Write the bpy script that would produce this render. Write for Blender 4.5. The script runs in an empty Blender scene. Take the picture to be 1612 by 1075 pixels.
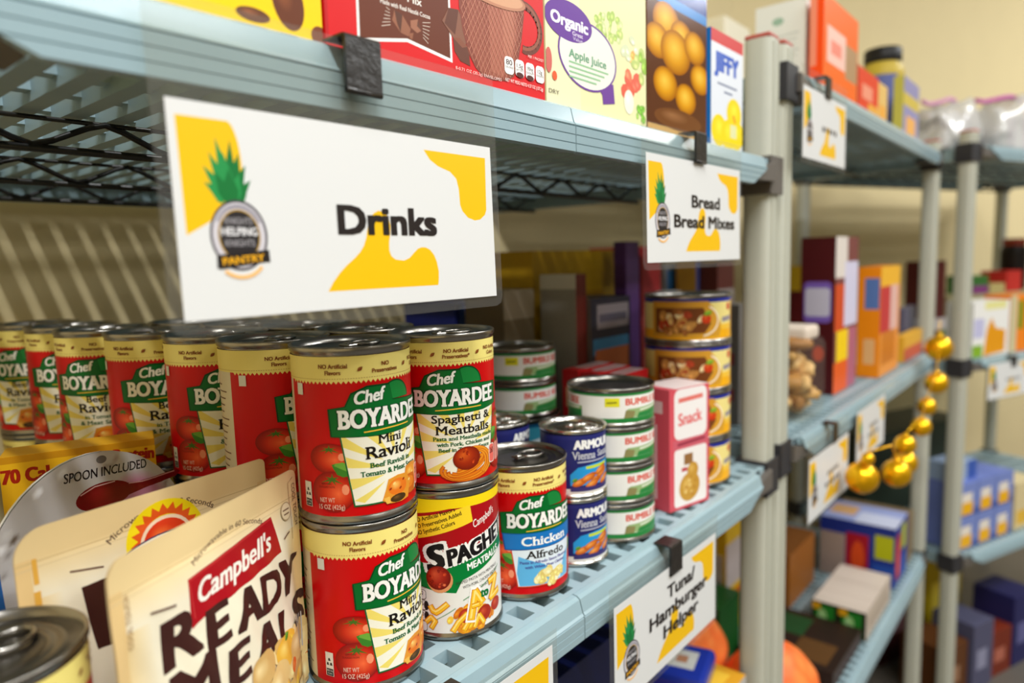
import bpy, bmesh, math, random
import numpy as np
from mathutils import Vector, Matrix
from mathutils.geometry import tessellate_polygon

SC = bpy.context.scene
COL = SC.collection
random.seed(7)

# ---------------------------------------------------------------- camera
FPX = 1091.0                                   # focal length in pixels of the 1612 x 1075 frame
CC = np.array([806.0, 537.5])
EYE = np.array([0.0, -0.304, 1.271])
_n = lambda v: v / np.linalg.norm(v)
_ez = -_n(np.array([277.0, 9463.0, FPX]))
_d1 = np.array([926.0, -153.0, FPX]); _ex = _n(_d1 - _ez * (_d1 @ _ez))
_ey = np.cross(_ez, _ex)
RW = np.array([_ex, _ey, _ez])                 # camera (right, down, forward) -> world
cam = bpy.data.cameras.new('camera'); cam_o = bpy.data.objects.new('camera', cam); COL.objects.link(cam_o)
m4 = Matrix.Identity(4)
for i in range(3):
    m4[i][0] = RW[i][0]; m4[i][1] = -RW[i][1]; m4[i][2] = -RW[i][2]; m4[i][3] = EYE[i]
cam_o.matrix_world = m4
cam.sensor_width = 36.0; cam.lens = 36.0 * FPX / 1612.0
cam.clip_start = 0.02; cam.clip_end = 30
cam.dof.use_dof = True; cam.dof.focus_distance = 0.47; cam.dof.aperture_fstop = 3.6
cam.dof.aperture_blades = 8
SC.camera = cam_o

# ---------------------------------------------------------------- world, lights, exposure
w = bpy.data.worlds.new('world'); SC.world = w; w.use_nodes = True
w.node_tree.nodes['Background'].inputs[0].default_value = (1.0, 0.94, 0.84, 1)
w.node_tree.nodes['Background'].inputs[1].default_value = 0.05
SC.view_settings.view_transform = 'Standard'; SC.view_settings.look = 'None'
SC.view_settings.exposure = -0.74; SC.view_settings.gamma = 1.0
SC.view_settings.use_curve_mapping = False


def tube(name, x, y, z, lx, ly, power, col=(1.0, 0.96, 0.90)):
    l = bpy.data.lights.new(name, 'AREA'); l.shape = 'RECTANGLE'; l.size = lx; l.size_y = ly
    l.energy = power; l.color = col
    o = bpy.data.objects.new(name, l); COL.objects.link(o); o.location = (x, y, z)
    return o


# fluorescent strips on the ceiling, plus lamps added to fill the right and the front
LC = (0.97, 0.995, 1.0)
tube('ceiling_tube_light', -0.26, -0.95, 2.95, 0.045, 1.25, 90, LC)          # runs across the row
for ty in (-1.22, -1.40):
    tube('ceiling_tube_light', 0.95, ty, 2.95, 0.70, 0.04, 11, LC)             # twin tubes along the row
tube('ceiling_tube_light', 2.5, -2.1, 2.95, 1.25, 0.05, 84, LC)  # added lamp, keeps the second unit lit
tube('ceiling_tube_light', 3.9, -1.5, 2.95, 1.25, 0.05, 78, LC)  # added lamp, brightens the end unit and its wall
tube('fill_panel_light', 0.5, -2.35, 2.95, 1.2, 0.6, 62, LC)  # added fill panel, evens out light on the upright faces

# ---------------------------------------------------------------- helpers


def lin(c):
    c = np.asarray(c, float) / 255.0
    return np.where(c <= 0.04045, c / 12.92, ((c + 0.055) / 1.055) ** 2.4)


def ray(px, py): return RW @ np.array([px - CC[0], py - CC[1], FPX])


def at(px, py, **k):
    """the point of the place seen at a frame position, on the plane x=, y= or z="""
    (a, v), = k.items(); i = 'xyz'.index(a); d = ray(px, py)
    return EYE + d * ((v - EYE[i]) / d[i])


def mat(name, col, rough=0.5, metal=0.0, spec=0.5, noise=0.0, nscale=60.0, bump=0.0, coat=0.0):
    m = bpy.data.materials.new(name); m.use_nodes = True
    nt = m.node_tree; p = nt.nodes['Principled BSDF']
    p.inputs['Roughness'].default_value = rough; p.inputs['Metallic'].default_value = metal
    p.inputs['Specular IOR Level'].default_value = spec; p.inputs['Coat Weight'].default_value = coat
    c = (*lin(col), 1)
    p.inputs['Base Color'].default_value = c
    if noise or bump:
        tc = nt.nodes.new('ShaderNodeTexCoord'); nz = nt.nodes.new('ShaderNodeTexNoise')
        nz.inputs['Scale'].default_value = nscale; nz.inputs['Detail'].default_value = 4
        nt.links.new(tc.outputs['Object'], nz.inputs['Vector'])
        if noise:
            mx = nt.nodes.new('ShaderNodeMix'); mx.data_type = 'RGBA'
            mx.inputs[6].default_value = tuple(x * (1 - noise) for x in c[:3]) + (1,)
            mx.inputs[7].default_value = tuple(min(1, x * (1 + noise)) for x in c[:3]) + (1,)
            nt.links.new(nz.outputs['Fac'], mx.inputs[0]); nt.links.new(mx.outputs[2], p.inputs['Base Color'])
        if bump:
            b = nt.nodes.new('ShaderNodeBump'); b.inputs['Strength'].default_value = bump; b.inputs['Distance'].default_value = 0.002
            nt.links.new(nz.outputs['Fac'], b.inputs['Height']); nt.links.new(b.outputs[0], p.inputs['Normal'])
    return m


def print_mat(name, rough, spec=0.5, coat=0.0):
    """printed matter: the ink colours are stored on the surface, the paper or film gives the gloss"""
    m = mat(name, (255, 255, 255), rough, 0, spec, coat=coat)
    nt = m.node_tree; p = nt.nodes['Principled BSDF']
    a = nt.nodes.new('ShaderNodeAttribute'); a.attribute_name = 'Ink'
    nt.links.new(a.outputs['Color'], p.inputs['Base Color'])
    return m


P_LABEL = print_mat('printed_label', 0.36, 0.25)
P_PAPER = print_mat('printed_paper', 0.38, 0.35)
P_CARTON = print_mat('printed_carton', 0.42, 0.25)
P_POUCH = print_mat('printed_pouch', 0.36, 0.3)
P_FOIL = print_mat('printed_gloss_film', 0.16, 0.6)
STEEL = mat('tin_steel', (150, 146, 140), 0.26, 1.0)
STEEL_L = mat('bright_tin', (205, 202, 196), 0.2, 1.0)
DARKLID = mat('can_lid_steel', (120, 116, 112), 0.3, 1.0)
POLY = mat('blue_grey_polymer', (148, 172, 180), 0.24, 0, 0.5, noise=0.05, nscale=35, bump=0.03)
MATP = mat('blue_grey_mat_polymer', (150, 174, 182), 0.42, 0, 0.45, noise=0.05, nscale=35)
POST = mat('post_grey_enamel', (192, 192, 178), 0.45, 0, 0.4, noise=0.03, nscale=80)
BRACK = mat('dark_grey_bracket', (52, 51, 54), 0.5, 0, 0.4, noise=0.1, nscale=60)
TAUPE = mat('taupe_bracket', (98, 92, 86), 0.5, 0, 0.4, noise=0.05, nscale=60)
WIRE = mat('black_wire', (24, 23, 22), 0.35, 0.2, 0.5)
CAPR = mat('red_cap', (178, 84, 74), 0.5)
BLACKC = mat('black_clip', (30, 26, 24), 0.35, 0.0, 0.6, noise=0.25, nscale=220, bump=0.25)
WALLM = mat('tan_wall_paint', (224, 206, 160), 0.7, 0, 0.25, noise=0.03, nscale=9, bump=0.05)
CEILM = mat('ceiling_white', (225, 222, 212), 0.9)
FLOORM = mat('floor_tile', (92, 86, 78), 0.5, noise=0.12, nscale=6)
GOLD = mat('gold_foil', (244, 184, 16), 0.28, 0.75, noise=0.12, nscale=40)
BLACKP = mat('black_plastic', (22, 21, 22), 0.4)


def film_mat(name, tint, diff, gloss, rough=0.12):
    m = bpy.data.materials.new(name); m.use_nodes = True; nt = m.node_tree; nt.nodes.clear()
    o = nt.nodes.new('ShaderNodeOutputMaterial'); t = nt.nodes.new('ShaderNodeBsdfTransparent')
    d = nt.nodes.new('ShaderNodeBsdfDiffuse'); g = nt.nodes.new('ShaderNodeBsdfGlossy')
    t.inputs[0].default_value = (*tint, 1); d.inputs[0].default_value = (.8, .79, .76, 1)
    g.inputs['Roughness'].default_value = rough
    a = nt.nodes.new('ShaderNodeMixShader'); b = nt.nodes.new('ShaderNodeMixShader')
    a.inputs[0].default_value = diff; b.inputs[0].default_value = gloss
    nt.links.new(t.outputs[0], a.inputs[1]); nt.links.new(d.outputs[0], a.inputs[2])
    nt.links.new(a.outputs[0], b.inputs[1]); nt.links.new(g.outputs[0], b.inputs[2])
    nt.links.new(b.outputs[0], o.inputs[0])
    return m


FILM = film_mat('clear_laminate', (.955, .95, .93), 0.03, 0.02)
BAGF = film_mat('clear_bag_film', (.95, .94, .95), 0.48, 0.08, 0.2)


def tag(o, label, cat, group=None):
    o['label'] = label; o['category'] = cat
    if group: o['group'] = group
    return o


def empty(name, loc=(0, 0, 0), rz=0.0):
    o = bpy.data.objects.new(name, None); COL.objects.link(o); o.location = loc
    o.rotation_euler = (0, 0, rz); o.empty_display_size = 0.02
    return o


class MB:
    """collects shapes, links them as ONE mesh object"""

    def __init__(s): s.v = []; s.f = []; s.mi = []; s.c = []; s.nm = []; s.sm = []

    def face(s, pts, mi=0, col=(255, 255, 255), smooth=False, nrm=None):
        b = len(s.v); s.v += [tuple(p) for p in pts]; s.f.append(tuple(range(b, b + len(pts)))); s.mi.append(mi)
        c = lin(col) if np.ndim(col) == 1 else None
        s.c.append([c] * len(pts) if c is not None else [lin(q) for q in col]); s.sm.append(smooth)
        s.nm.append(nrm)

    def add(s, verts, faces, mi=0, col=(255, 255, 255), smooth=False):
        b = len(s.v); s.v += [tuple(p) for p in verts]; c = lin(col)
        for f in faces:
            s.f.append(tuple(b + i for i in f)); s.mi.append(mi); s.c.append([c] * len(f)); s.sm.append(smooth); s.nm.append(None)

    def box(s, x0, x1, y0, y1, z0, z1, mi=0, col=(255, 255, 255)):
        v = [(x, y, z) for z in (z0, z1) for y in (y0, y1) for x in (x0, x1)]
        s.add(v, [(0, 2, 3, 1), (4, 5, 7, 6), (0, 1, 5, 4), (2, 6, 7, 3), (0, 4, 6, 2), (1, 3, 7, 5)], mi, col)

    def bevbox(s, x0, x1, y0, y1, z0, z1, b=0.001, mi=0, col=(255, 255, 255)):
        bm = bmesh.new(); bmesh.ops.create_cube(bm, size=1)
        for v in bm.verts:
            v.co = ((x0 + x1) / 2 + v.co.x * (x1 - x0), (y0 + y1) / 2 + v.co.y * (y1 - y0), (z0 + z1) / 2 + v.co.z * (z1 - z0))
        bmesh.ops.bevel(bm, geom=bm.edges[:], offset=b, segments=2, affect='EDGES', profile=0.5)
        s.bm(bm, mi, col)

    def bm(s, bm, mi=0, col=(255, 255, 255), smooth=False):
        bm.verts.index_update()
        s.add([v.co[:] for v in bm.verts], [[v.index for v in f.verts] for f in bm.faces], mi, col, smooth); bm.free()

    def lathe(s, prof, n=64, mi=0, col=(255, 255, 255), cx=0, cy=0, smooth=True, close=False):
        v = []
        for r, z in prof:
            for i in range(n):
                a = 2 * math.pi * i / n; v.append((cx + r * math.cos(a), cy + r * math.sin(a), z))
        f = []
        for k in range(len(prof) - 1):
            for i in range(n):
                j = (i + 1) % n; f.append((k * n + i, k * n + j, (k + 1) * n + j, (k + 1) * n + i))
        s.add(v, f, mi, col, smooth)
        for k, flip in ((0, True), (len(prof) - 1, False)):
            if prof[k][0] > 1e-5 and close:
                ring = [v[k * n + i] for i in range(n)]
                s.face(ring[::-1] if flip else ring, mi, col)

    def tube(s, pts, r, n=8, mi=0, col=(255, 255, 255), closed=False):
        pts = [Vector(p) for p in pts]; rings = []; N = len(pts); up = Vector((0, 0, 1))
        for i, p in enumerate(pts):
            a = pts[(i - 1) % N] if (closed or i) else p; b = pts[(i + 1) % N] if (closed or i < N - 1) else p
            d = (b - a).normalized()
            u = d.cross(up if abs(d.dot(up)) < 0.95 else Vector((0, 1, 0))).normalized(); w_ = d.cross(u)
            rr = r[i] if isinstance(r, (list, tuple)) else r
            rings.append([p + (u * math.cos(2 * math.pi * k / n) + w_ * math.sin(2 * math.pi * k / n)) * rr for k in range(n)])
        v = [q[:] for ring in rings for q in ring]; f = []
        for i in range(N if closed else N - 1):
            for k in range(n):
                a, b = i * n + k, i * n + (k + 1) % n; c, d = ((i + 1) % N) * n + (k + 1) % n, ((i + 1) % N) * n + k
                f.append((a, b, c, d))
        if not closed: f += [tuple(range(n))[::-1], tuple((N - 1) * n + k for k in range(n))]
        s.add(v, f, mi, col, True)

    def prism(s, prof, x0, x1, mi=0, col=(255, 255, 255)):
        """profile in (y, z), counter-clockwise seen from +X, pushed along X"""
        n = len(prof); v = [(x0, y, z) for y, z in prof] + [(x1, y, z) for y, z in prof]
        s.add(v, [(i, (i + 1) % n, n + (i + 1) % n, n + i)[::-1] for i in range(n)], mi, col)
        s.face([v[i] for i in range(n)][::-1], mi, col); s.face([v[n + i] for i in range(n)], mi, col)

    def build(s, name, mats, parent=None, loc=None, rz=None, ink=True):
        me = bpy.data.meshes.new(name); me.from_pydata(s.v, [], s.f); mats = mats if isinstance(mats, (list, tuple)) else [mats]
        for m in mats: me.materials.append(m)
        me.polygons.foreach_set('material_index', s.mi); me.polygons.foreach_set('use_smooth', s.sm)
        if ink:
            at_ = me.color_attributes.new('Ink', 'FLOAT_COLOR', 'CORNER')
            flat = np.ones((sum(len(f) for f in s.f), 4), np.float32); flat[:, :3] = np.concatenate([np.asarray(c) for c in s.c])
            at_.data.foreach_set('color', flat.ravel())
        if any(x is not None for x in s.nm):
            ln = []
            me.update()
            for f, nn in zip(me.polygons, s.nm):
                if nn is None: ln += [tuple(f.normal)] * f.loop_total
                else: ln += [tuple(q) for q in nn]
            me.normals_split_custom_set(ln)
        o = bpy.data.objects.new(name, me); COL.objects.link(o)
        if parent: o.parent = parent
        if loc is not None: o.location = loc
        if rz is not None: o.rotation_euler = (0, 0, rz)
        return o


def children(o): return [c for c in SC.objects if c.parent == o]


def copy_tree(o, parent=None, kids=None):
    c = o.copy(); COL.objects.link(c)
    if parent: c.parent = parent
    for k in list(o.children): copy_tree(k, c)
    return c


# ---------------------------------------------------------------- lettering and printed art
_TX = {}


def glyphs(s, bold=0.0, shear=0.0, serif=False):
    key = (s, bold, shear, serif)
    if key in _TX: return _TX[key]
    c = bpy.data.curves.new('tmp', 'FONT'); c.body = s; c.resolution_u = 3; c.offset = bold; c.shear = shear
    if bold: c.space_character = 1.0 + bold * 1.6
    o = bpy.data.objects.new('tmp', c); COL.objects.link(o)
    dg = bpy.context.evaluated_depsgraph_get(); e = o.evaluated_get(dg); me = e.to_mesh()
    v = np.array([x.co[:2] for x in me.vertices]) if len(me.vertices) else np.zeros((0, 2)); t = [list(p.vertices) for p in me.polygons]
    tris = [v[q] for q in t]; nt = len(tris)
    if serif:
        from collections import Counter
        cnt = Counter(tuple(sorted((q[i], q[(i + 1) % 3]))) for q in t for i in range(3))
        for (a, b), k in cnt.items():
            if k != 1: continue
            pa, pb = v[a], v[b]
            if abs(pa[1] - pb[1]) > 0.02 or not (0.05 < abs(pa[0] - pb[0]) < 0.26): continue
            y = (pa[1] + pb[1]) / 2
            for lv, dr in ((-bold, 1), (0.682 + bold, -1), (0.449 + bold, -1), (0.71 + bold, -1)):
                if abs(y - lv) < 0.035:
                    x0, x1 = min(pa[0], pb[0]) - 0.045, max(pa[0], pb[0]) + 0.045; h = 0.05 * dr
                    q = np.array([[x0, y], [x1, y], [x1, y + h], [x0, y + h]])
                    if shear: pass
                    tris += [q[[0, 1, 2]], q[[0, 2, 3]]]; break
    e.to_mesh_clear(); bpy.data.objects.remove(o); bpy.data.curves.remove(c)
    allp = np.concatenate(tris) if tris else np.zeros((1, 2))
    _TX[key] = (tris, allp[:, 0].min(), allp[:, 0].max(), nt)
    return _TX[key]


def split_lines(polys, f, step):
    """cut polygons (pts with colours) along the parallel lines f(p) = k * step"""
    out = []
    for pts, cols in polys:
        d = f(pts) / step; lo, hi = d.min(), d.max(); k0, k1 = math.floor(lo + 1e-6), math.ceil(hi - 1e-6)
        if k1 - k0 <= 1: out.append((pts, cols)); continue
        cur = (pts, cols)
        for k in range(k0 + 1, k1):
            p, c = cur; dd = f(p) / step - k; A, B, CA, CB = [], [], [], []
            for i in range(len(p)):
                j = (i + 1) % len(p)
                if dd[i] <= 0: A.append(p[i]); CA.append(c[i])
                if dd[i] >= 0: B.append(p[i]); CB.append(c[i])
                if dd[i] * dd[j] < 0:
                    t = dd[i] / (dd[i] - dd[j]); q = p[i] + t * (p[j] - p[i]); qc = c[i] + t * (c[j] - c[i])
                    A.append(q); B.append(q); CA.append(qc); CB.append(qc)
            if len(A) > 2: out.append((np.array(A), np.array(CA)))
            if len(B) < 3: cur = None; break
            cur = (np.array(B), np.array(CB))
        if cur is not None: out.append(cur)
    return out


class Art:
    """flat printed artwork in millimetres; later shapes print over earlier ones"""

    def __init__(s): s.p = []; s.l = 0

    def _add(s, pts, cols, l): s.p.append((np.array(pts, float), np.array(cols, float), l))

    def nxt(s): s.l += 1; return s.l

    def poly(s, pts, col):
        l = s.nxt(); pts = [tuple(p) for p in pts]
        for t in tessellate_polygon([[Vector((*p, 0)) for p in pts]]):
            s._add([pts[i] for i in t], [col] * 3, l)

    def rect(s, x0, y0, x1, y1, col, col2=None):
        l = s.nxt(); c2 = col2 or col
        s._add([(x0, y0), (x1, y0), (x1, y1), (x0, y1)], [col, col, c2, c2], l)

    def rrect(s, x0, y0, x1, y1, r, col):
        pts = []
        for cx, cy, a in ((x1 - r, y0 + r, -90), (x1 - r, y1 - r, 0), (x0 + r, y1 - r, 90), (x0 + r, y0 + r, 180)):
            for k in range(5):
                t = math.radians(a + 22.5 * k); pts.append((cx + r * math.cos(t), cy + r * math.sin(t)))
        s.poly(pts, col)

    def ell(s, cx, cy, rx, ry, col, hi=None, n=28, rot=0, off=(-.3, .35), a0=0, a1=360, rim=None):
        """ellipse; hi = lighter ink of the printed picture towards its own printed highlight"""
        l = s.nxt(); ro = math.radians(rot); cr, sr = math.cos(ro), math.sin(ro)
        P = lambda x, y: (cx + x * cr - y * sr, cy + x * sr + y * cr)
        full = a1 - a0 >= 360
        ang = [math.radians(a0 + (a1 - a0) * k / n) for k in range(n + 1)]
        ring = [P(rx * math.cos(a), ry * math.sin(a)) for a in ang]
        if hi is None:
            for k in range(n): s._add([P(0, 0), ring[k], ring[k + 1]], [col] * 3, l)
        else:
            ox, oy = off[0] * rx, off[1] * ry; c1 = rim or col
            mid = [P(ox * .6 + .6 * rx * math.cos(a), oy * .6 + .6 * ry * math.sin(a)) for a in ang]
            o = P(ox, oy)
            for k in range(n):
                s._add([o, mid[k], mid[k + 1]], [hi, col, col], l)
                s._add([mid[k], ring[k], ring[k + 1], mid[k + 1]], [col, c1, c1, col], l)

    def line(s, pts, wd, col):
        la, lb = s.nxt(), s.nxt()
        for q, (a, b) in enumerate(zip(pts[:-1], pts[1:])):
            l = lb if q % 2 else la; a, b = np.array(a, float), np.array(b, float); d = b - a; L = np.linalg.norm(d)
            if L < 1e-6: continue
            n = np.array([-d[1], d[0]]) / L * wd / 2; e = d / L * wd * .25
            s._add([a - n - e, b - n + e, b + n + e, a + n - e], [col] * 4, l)

    def text(s, t, cx, v, h, col, w=None, bold=0.0, shear=0.0, rot=0.0, serif=False, out=None, outw=0.05, arc=None, wmax=None):
        """one line of lettering: centre cx, baseline v, capital height h, optional width w; out = outline ink; arc = radius of a bent baseline"""
        if out is not None:
            s.text(t, cx, v, h, out, w, bold + outw, shear, rot, serif, arc=arc, wmax=wmax)
        fine = 0.0
        tris, x0, x1, nt = glyphs(t, fine, shear, serif)
        base = glyphs(t, 0.0, shear, serif)
        bw = base[2] - base[1]; sy = h / 0.682
        sx = (w / bw) if w else sy * 0.94
        if wmax and bw * sx > wmax: sx = wmax / bw
        ro = math.radians(rot); cr, sr = math.cos(ro), math.sin(ro); mx = (x0 + x1) / 2
        k = (bw + 2 * fine) / max(1e-6, x1 - x0)
        r_ = 1.2 * bold * min(sx, sy)
        ring = ((-1, -1), (1, -1), (1, 1), (-1, 1), (-1, 0), (1, 0), (0, 1), (0, -1))
        sh = [(0, 0)] if bold == 0 else [(a * r_, b * r_ * .5) for a, b in ring]
        if bold == 0 or bold < .03: sh = sh[:4] if bold else sh
        if bold > .042: sh += [(a * r_ / 2, b * r_ * .25) for a, b in ring[:4]] + [(0, 0)]
        for ox, oy in sh:
            l = s.nxt()
            for ti, q in enumerate(tris):
                if ti == nt: l = s.nxt()
                x = (q[:, 0] - mx) * sx * k + ox; y = q[:, 1] * sy + oy
                if arc:
                    a = x / arc; x, y = (arc + y) * np.sin(a), (arc + y) * np.cos(a) - arc
                s._add(np.c_[cx + x * cr - y * sr, v + x * sr + y * cr], [col] * 3, l)

    # -- printed pictures
    def tomato(s, cx, cy, rx, ry):
        s.ell(cx, cy, rx, ry, (205, 45, 18), (250, 110, 60), rim=(140, 16, 8), off=(.25, -.1))
        s.ell(cx + rx * .55, cy + ry * .1, rx * .16, ry * .26, (245, 150, 110), n=10)
        top = cy + ry * .62
        for a, L in ((200, 1), (235, .75), (330, 1), (295, .7), (20, .6), (160, .6), (90, .55)):
            t = math.radians(a); ex, ey = cx + math.cos(t) * rx * .55 * L, top + math.sin(t) * ry * .5 * L
            nx, ny = -math.sin(t) * rx * .07, math.cos(t) * ry * .07
            s.poly([(cx + nx, top + ny), (cx - nx, top - ny), (ex, ey)], (70, 110, 30))

    def leaf(s, cx, cy, L, W, rot, col=(60, 130, 40), col2=(110, 170, 60)):
        ro = math.radians(rot); R = lambda x, y: (cx + x * math.cos(ro) - y * math.sin(ro), cy + x * math.sin(ro) + y * math.cos(ro))
        up = [R(L * (k / 8 - .5), W * .5 * math.sin(math.pi * k / 8) * (1 + .1 * (k % 2))) for k in range(9)]
        dn = [R(L * (k / 8 - .5), -W * .5 * math.sin(math.pi * k / 8) * (1 + .1 * (k % 2))) for k in range(9)]
        s.poly(up + dn[-2:0:-1], col); s.poly(up[1:-1] + [R(L * .4, 0), R(-L * .4, 0)], col2)

    def speckle(s, cx, cy, rx, ry, n, r, cols, seed=1):
        g = random.Random(seed)
        for k in range(n):
            a, q = g.random() * 6.283, math.sqrt(g.random()); c = g.choice(cols)
            hi = tuple(min(255, int(x * 1.25 + 18)) for x in c)
            s.ell(cx + rx * q * math.cos(a), cy + ry * q * math.sin(a), r * g.uniform(.6, 1.2), r * g.uniform(.5, 1), c, hi, n=9, rot=g.random() * 180)

    def ravioli(s, cx, cy, k=1.0):
        def sq(x, y, w_, h_, c1, c2):
            P = lambda a, b: (x + a * w_ * k, y + b * h_ * k)
            s.poly([P(-.5, -.3), P(-.38, .1), P(-.3, .42), P(0, .5), P(.35, .46), P(.5, .1), P(.42, -.2), P(.38, -.45), P(.1, -.5), P(-.25, -.46)], c1)
            s.ell(x, y + .08 * h_ * k, w_ * .33 * k, h_ * .3 * k, c2, (250, 205, 110), n=14)
        sq(cx + 11 * k, cy + 5 * k, 20, 15, (225, 140, 40), (235, 150, 45))
        sq(cx + 8 * k, cy - 1 * k, 20, 13, (205, 105, 25), (230, 130, 35))
        sq(cx - 3 * k, cy - 1 * k, 24, 18, (228, 150, 45), (232, 120, 30))
        s.ell(cx - 3 * k, cy - 7 * k, 6.5 * k, 2.6 * k, (70, 48, 20), (120, 85, 40), n=16)
        s.poly([(cx - 14 * k, cy - 5 * k), (cx - 10 * k, cy - 4.5 * k), (cx - 9 * k, cy - 9 * k), (cx - 12 * k, cy - 9 * k)], (240, 185, 80))
        for q, (a, b) in enumerate([(-6, 3), (2, 4), (8, 2), (-1, -1), (13, 6), (-9, 0)]):
            s.ell(cx + a * k, cy + b * k, 1.2 * k, .7 * k, (150, 50, 12) if q % 2 else (250, 215, 130), n=8, rot=30)

    def noodles(s, cx, cy, k=1.0):
        for q in range(7):
            rx, ry = (19 - q * 1.6) * k, (7.5 - q * .55) * k
            pts = [(cx + rx * math.cos(t) + (q % 3 - 1) * k, cy - 3 * k + q * .7 * k + ry * math.sin(t + .2 * q)) for t in np.linspace(2.7 + .2 * q, 6.9, 16)]
            s.line(pts, 2.5 * k, (180, 72, 8)); s.line(pts, 1.7 * k, (232, 140, 30) if q % 2 else (224, 120, 22))
        for q in range(3):
            pts = [(cx + (11 + q * 2.5) * k * math.cos(t) + 4 * k, cy + 1 * k + (9 + q) * k * math.sin(t)) for t in np.linspace(-.9, 1.7, 12)]
            s.line(pts, 2.2 * k, (190, 78, 10)); s.line(pts, 1.5 * k, (234, 148, 36))
        s.ell(cx - 1 * k, cy + 5 * k, 10.5 * k, 8.5 * k, (165, 45, 12), (215, 95, 30), rim=(120, 28, 8))
        s.speckle(cx - 1 * k, cy + 6 * k, 8 * k, 6 * k, 12, 1.3 * k, [(190, 62, 18), (140, 34, 10), (215, 105, 40)], 4)

    # -- wrapping
    def cyl(s, mb, r, z0, circ_n=96, mi=0, eps=1.8e-6, deg=0.0):
        """wrap round a can: u = 0 faces -Y"""
        circ = 2 * math.pi * r * 1000; du = circ / circ_n
        V = [(math.sin(2 * math.pi * k / circ_n + math.radians(deg)), -math.cos(2 * math.pi * k / circ_n + math.radians(deg))) for k in range(-circ_n, circ_n + 1)]
        for pts, cols, l in s.p:
            for q, c in split_lines([(pts, cols)], lambda p: p[:, 0], du):
                i = math.floor(q[:, 0].mean() / du); i = max(-circ_n, min(circ_n - 1, i)); a, b = V[i + circ_n], V[i + 1 + circ_n]
                o3, nn = [], []
                for x, y in q:
                    t = x / du - i; R = r + l * eps
                    vx, vy = a[0] * (1 - t) + b[0] * t, a[1] * (1 - t) + b[1] * t
                    o3.append((vx * R, vy * R, z0 + y / 1000)); nn.append((vx, vy, 0))
                if cross2(q) < 0: o3, nn, c = o3[::-1], nn[::-1], c[::-1]
                mb.face(o3, mi, c, True, nn)

    def flat(s, mb, O, U, V, mi=0, eps=4e-6, base=3e-5, lim=None):
        O, U, V = Vector(O), Vector(U), Vector(V); N = U.cross(V)
        for pts, cols, l in s.p:
            if lim:
                pts, cols = clip_rect(pts, cols, *lim)
                if pts is None: continue
            q = [O + U * (x / 1000) + V * (y / 1000) + N * (base + l * eps) for x, y in pts]; c = cols
            if cross2(pts) < 0: q, c = q[::-1], c[::-1]
            mb.face(q, mi, c)

    def bent(s, mb, fn, du, dv, mi=0, eps=4e-6, clip=None):
        """wrap on a curved sheet fn(u, v) -> point (metres), cut to a triangle grid so that every layer follows the same facets"""
        cache = {}

        def node(i, j):
            if (i, j) not in cache:
                u, v = i * du, j * dv; e = .5
                p = Vector(fn(u, v)); n = (Vector(fn(u + e, v)) - Vector(fn(u - e, v))).cross(Vector(fn(u, v + e)) - Vector(fn(u, v - e))).normalized()
                cache[i, j] = (p, n)
            return cache[i, j]
        for pts, cols, l in s.p:
            if clip:
                pts, cols = clip_rect(pts, cols, *clip)
                if pts is None: continue
            ps = split_lines([(pts, cols)], lambda p: p[:, 0], du); ps = split_lines(ps, lambda p: p[:, 1], dv)
            ps = split_lines(ps, lambda p: p[:, 0] / du - p[:, 1] / dv, 1.0)
            for q, c in ps:
                m_ = q.mean(0); i, j = math.floor(m_[0] / du), math.floor(m_[1] / dv)
                low = (m_[0] / du - i) >= (m_[1] / dv - j)
                A, B, C_ = node(i, j), (node(i + 1, j) if low else node(i, j + 1)), node(i + 1, j + 1)
                o3, nn = [], []
                for x, y in q:
                    a, b = x / du - i, y / dv - j
                    wts = (1 - a, a - b, b) if low else (1 - b, b - a, a)
                    p = A[0] * wts[0] + B[0] * wts[1] + C_[0] * wts[2]; n = (A[1] * wts[0] + B[1] * wts[1] + C_[1] * wts[2])
                    o3.append(p + n * (l * eps)); nn.append(n.normalized())
                if cross2(q) < 0: o3, nn, c = o3[::-1], nn[::-1], c[::-1]
                mb.face(o3, mi, c, True, nn)


def clip_rect(pts, cols, W, H):
    """keep the part of a polygon inside 0..W, 0..H"""
    if pts[:, 0].min() >= 0 and pts[:, 1].min() >= 0 and pts[:, 0].max() <= W and pts[:, 1].max() <= H: return pts, cols
    for ax, lim, sg in ((0, 0.0, 1), (0, W, -1), (1, 0.0, 1), (1, H, -1)):
        d = (pts[:, ax] - lim) * sg; P, C_ = [], []
        for i in range(len(pts)):
            j = (i + 1) % len(pts)
            if d[i] >= 0: P.append(pts[i]); C_.append(cols[i])
            if d[i] * d[j] < 0:
                t = d[i] / (d[i] - d[j]); P.append(pts[i] + t * (pts[j] - pts[i])); C_.append(cols[i] + t * (cols[j] - cols[i]))
        if len(P) < 3: return None, None
        pts, cols = np.array(P), np.array(C_)
    return pts, cols


def cross2(p):
    x, y = p[:, 0], p[:, 1]
    return float(np.sum(x * np.roll(y, -1) - y * np.roll(x, -1)))


# ---------------------------------------------------------------- the setting


def structure(name, m, *box):
    b = MB(); b.box(*box); o = b.build(name, m, ink=False); o['kind'] = 'structure'; return o


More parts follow.
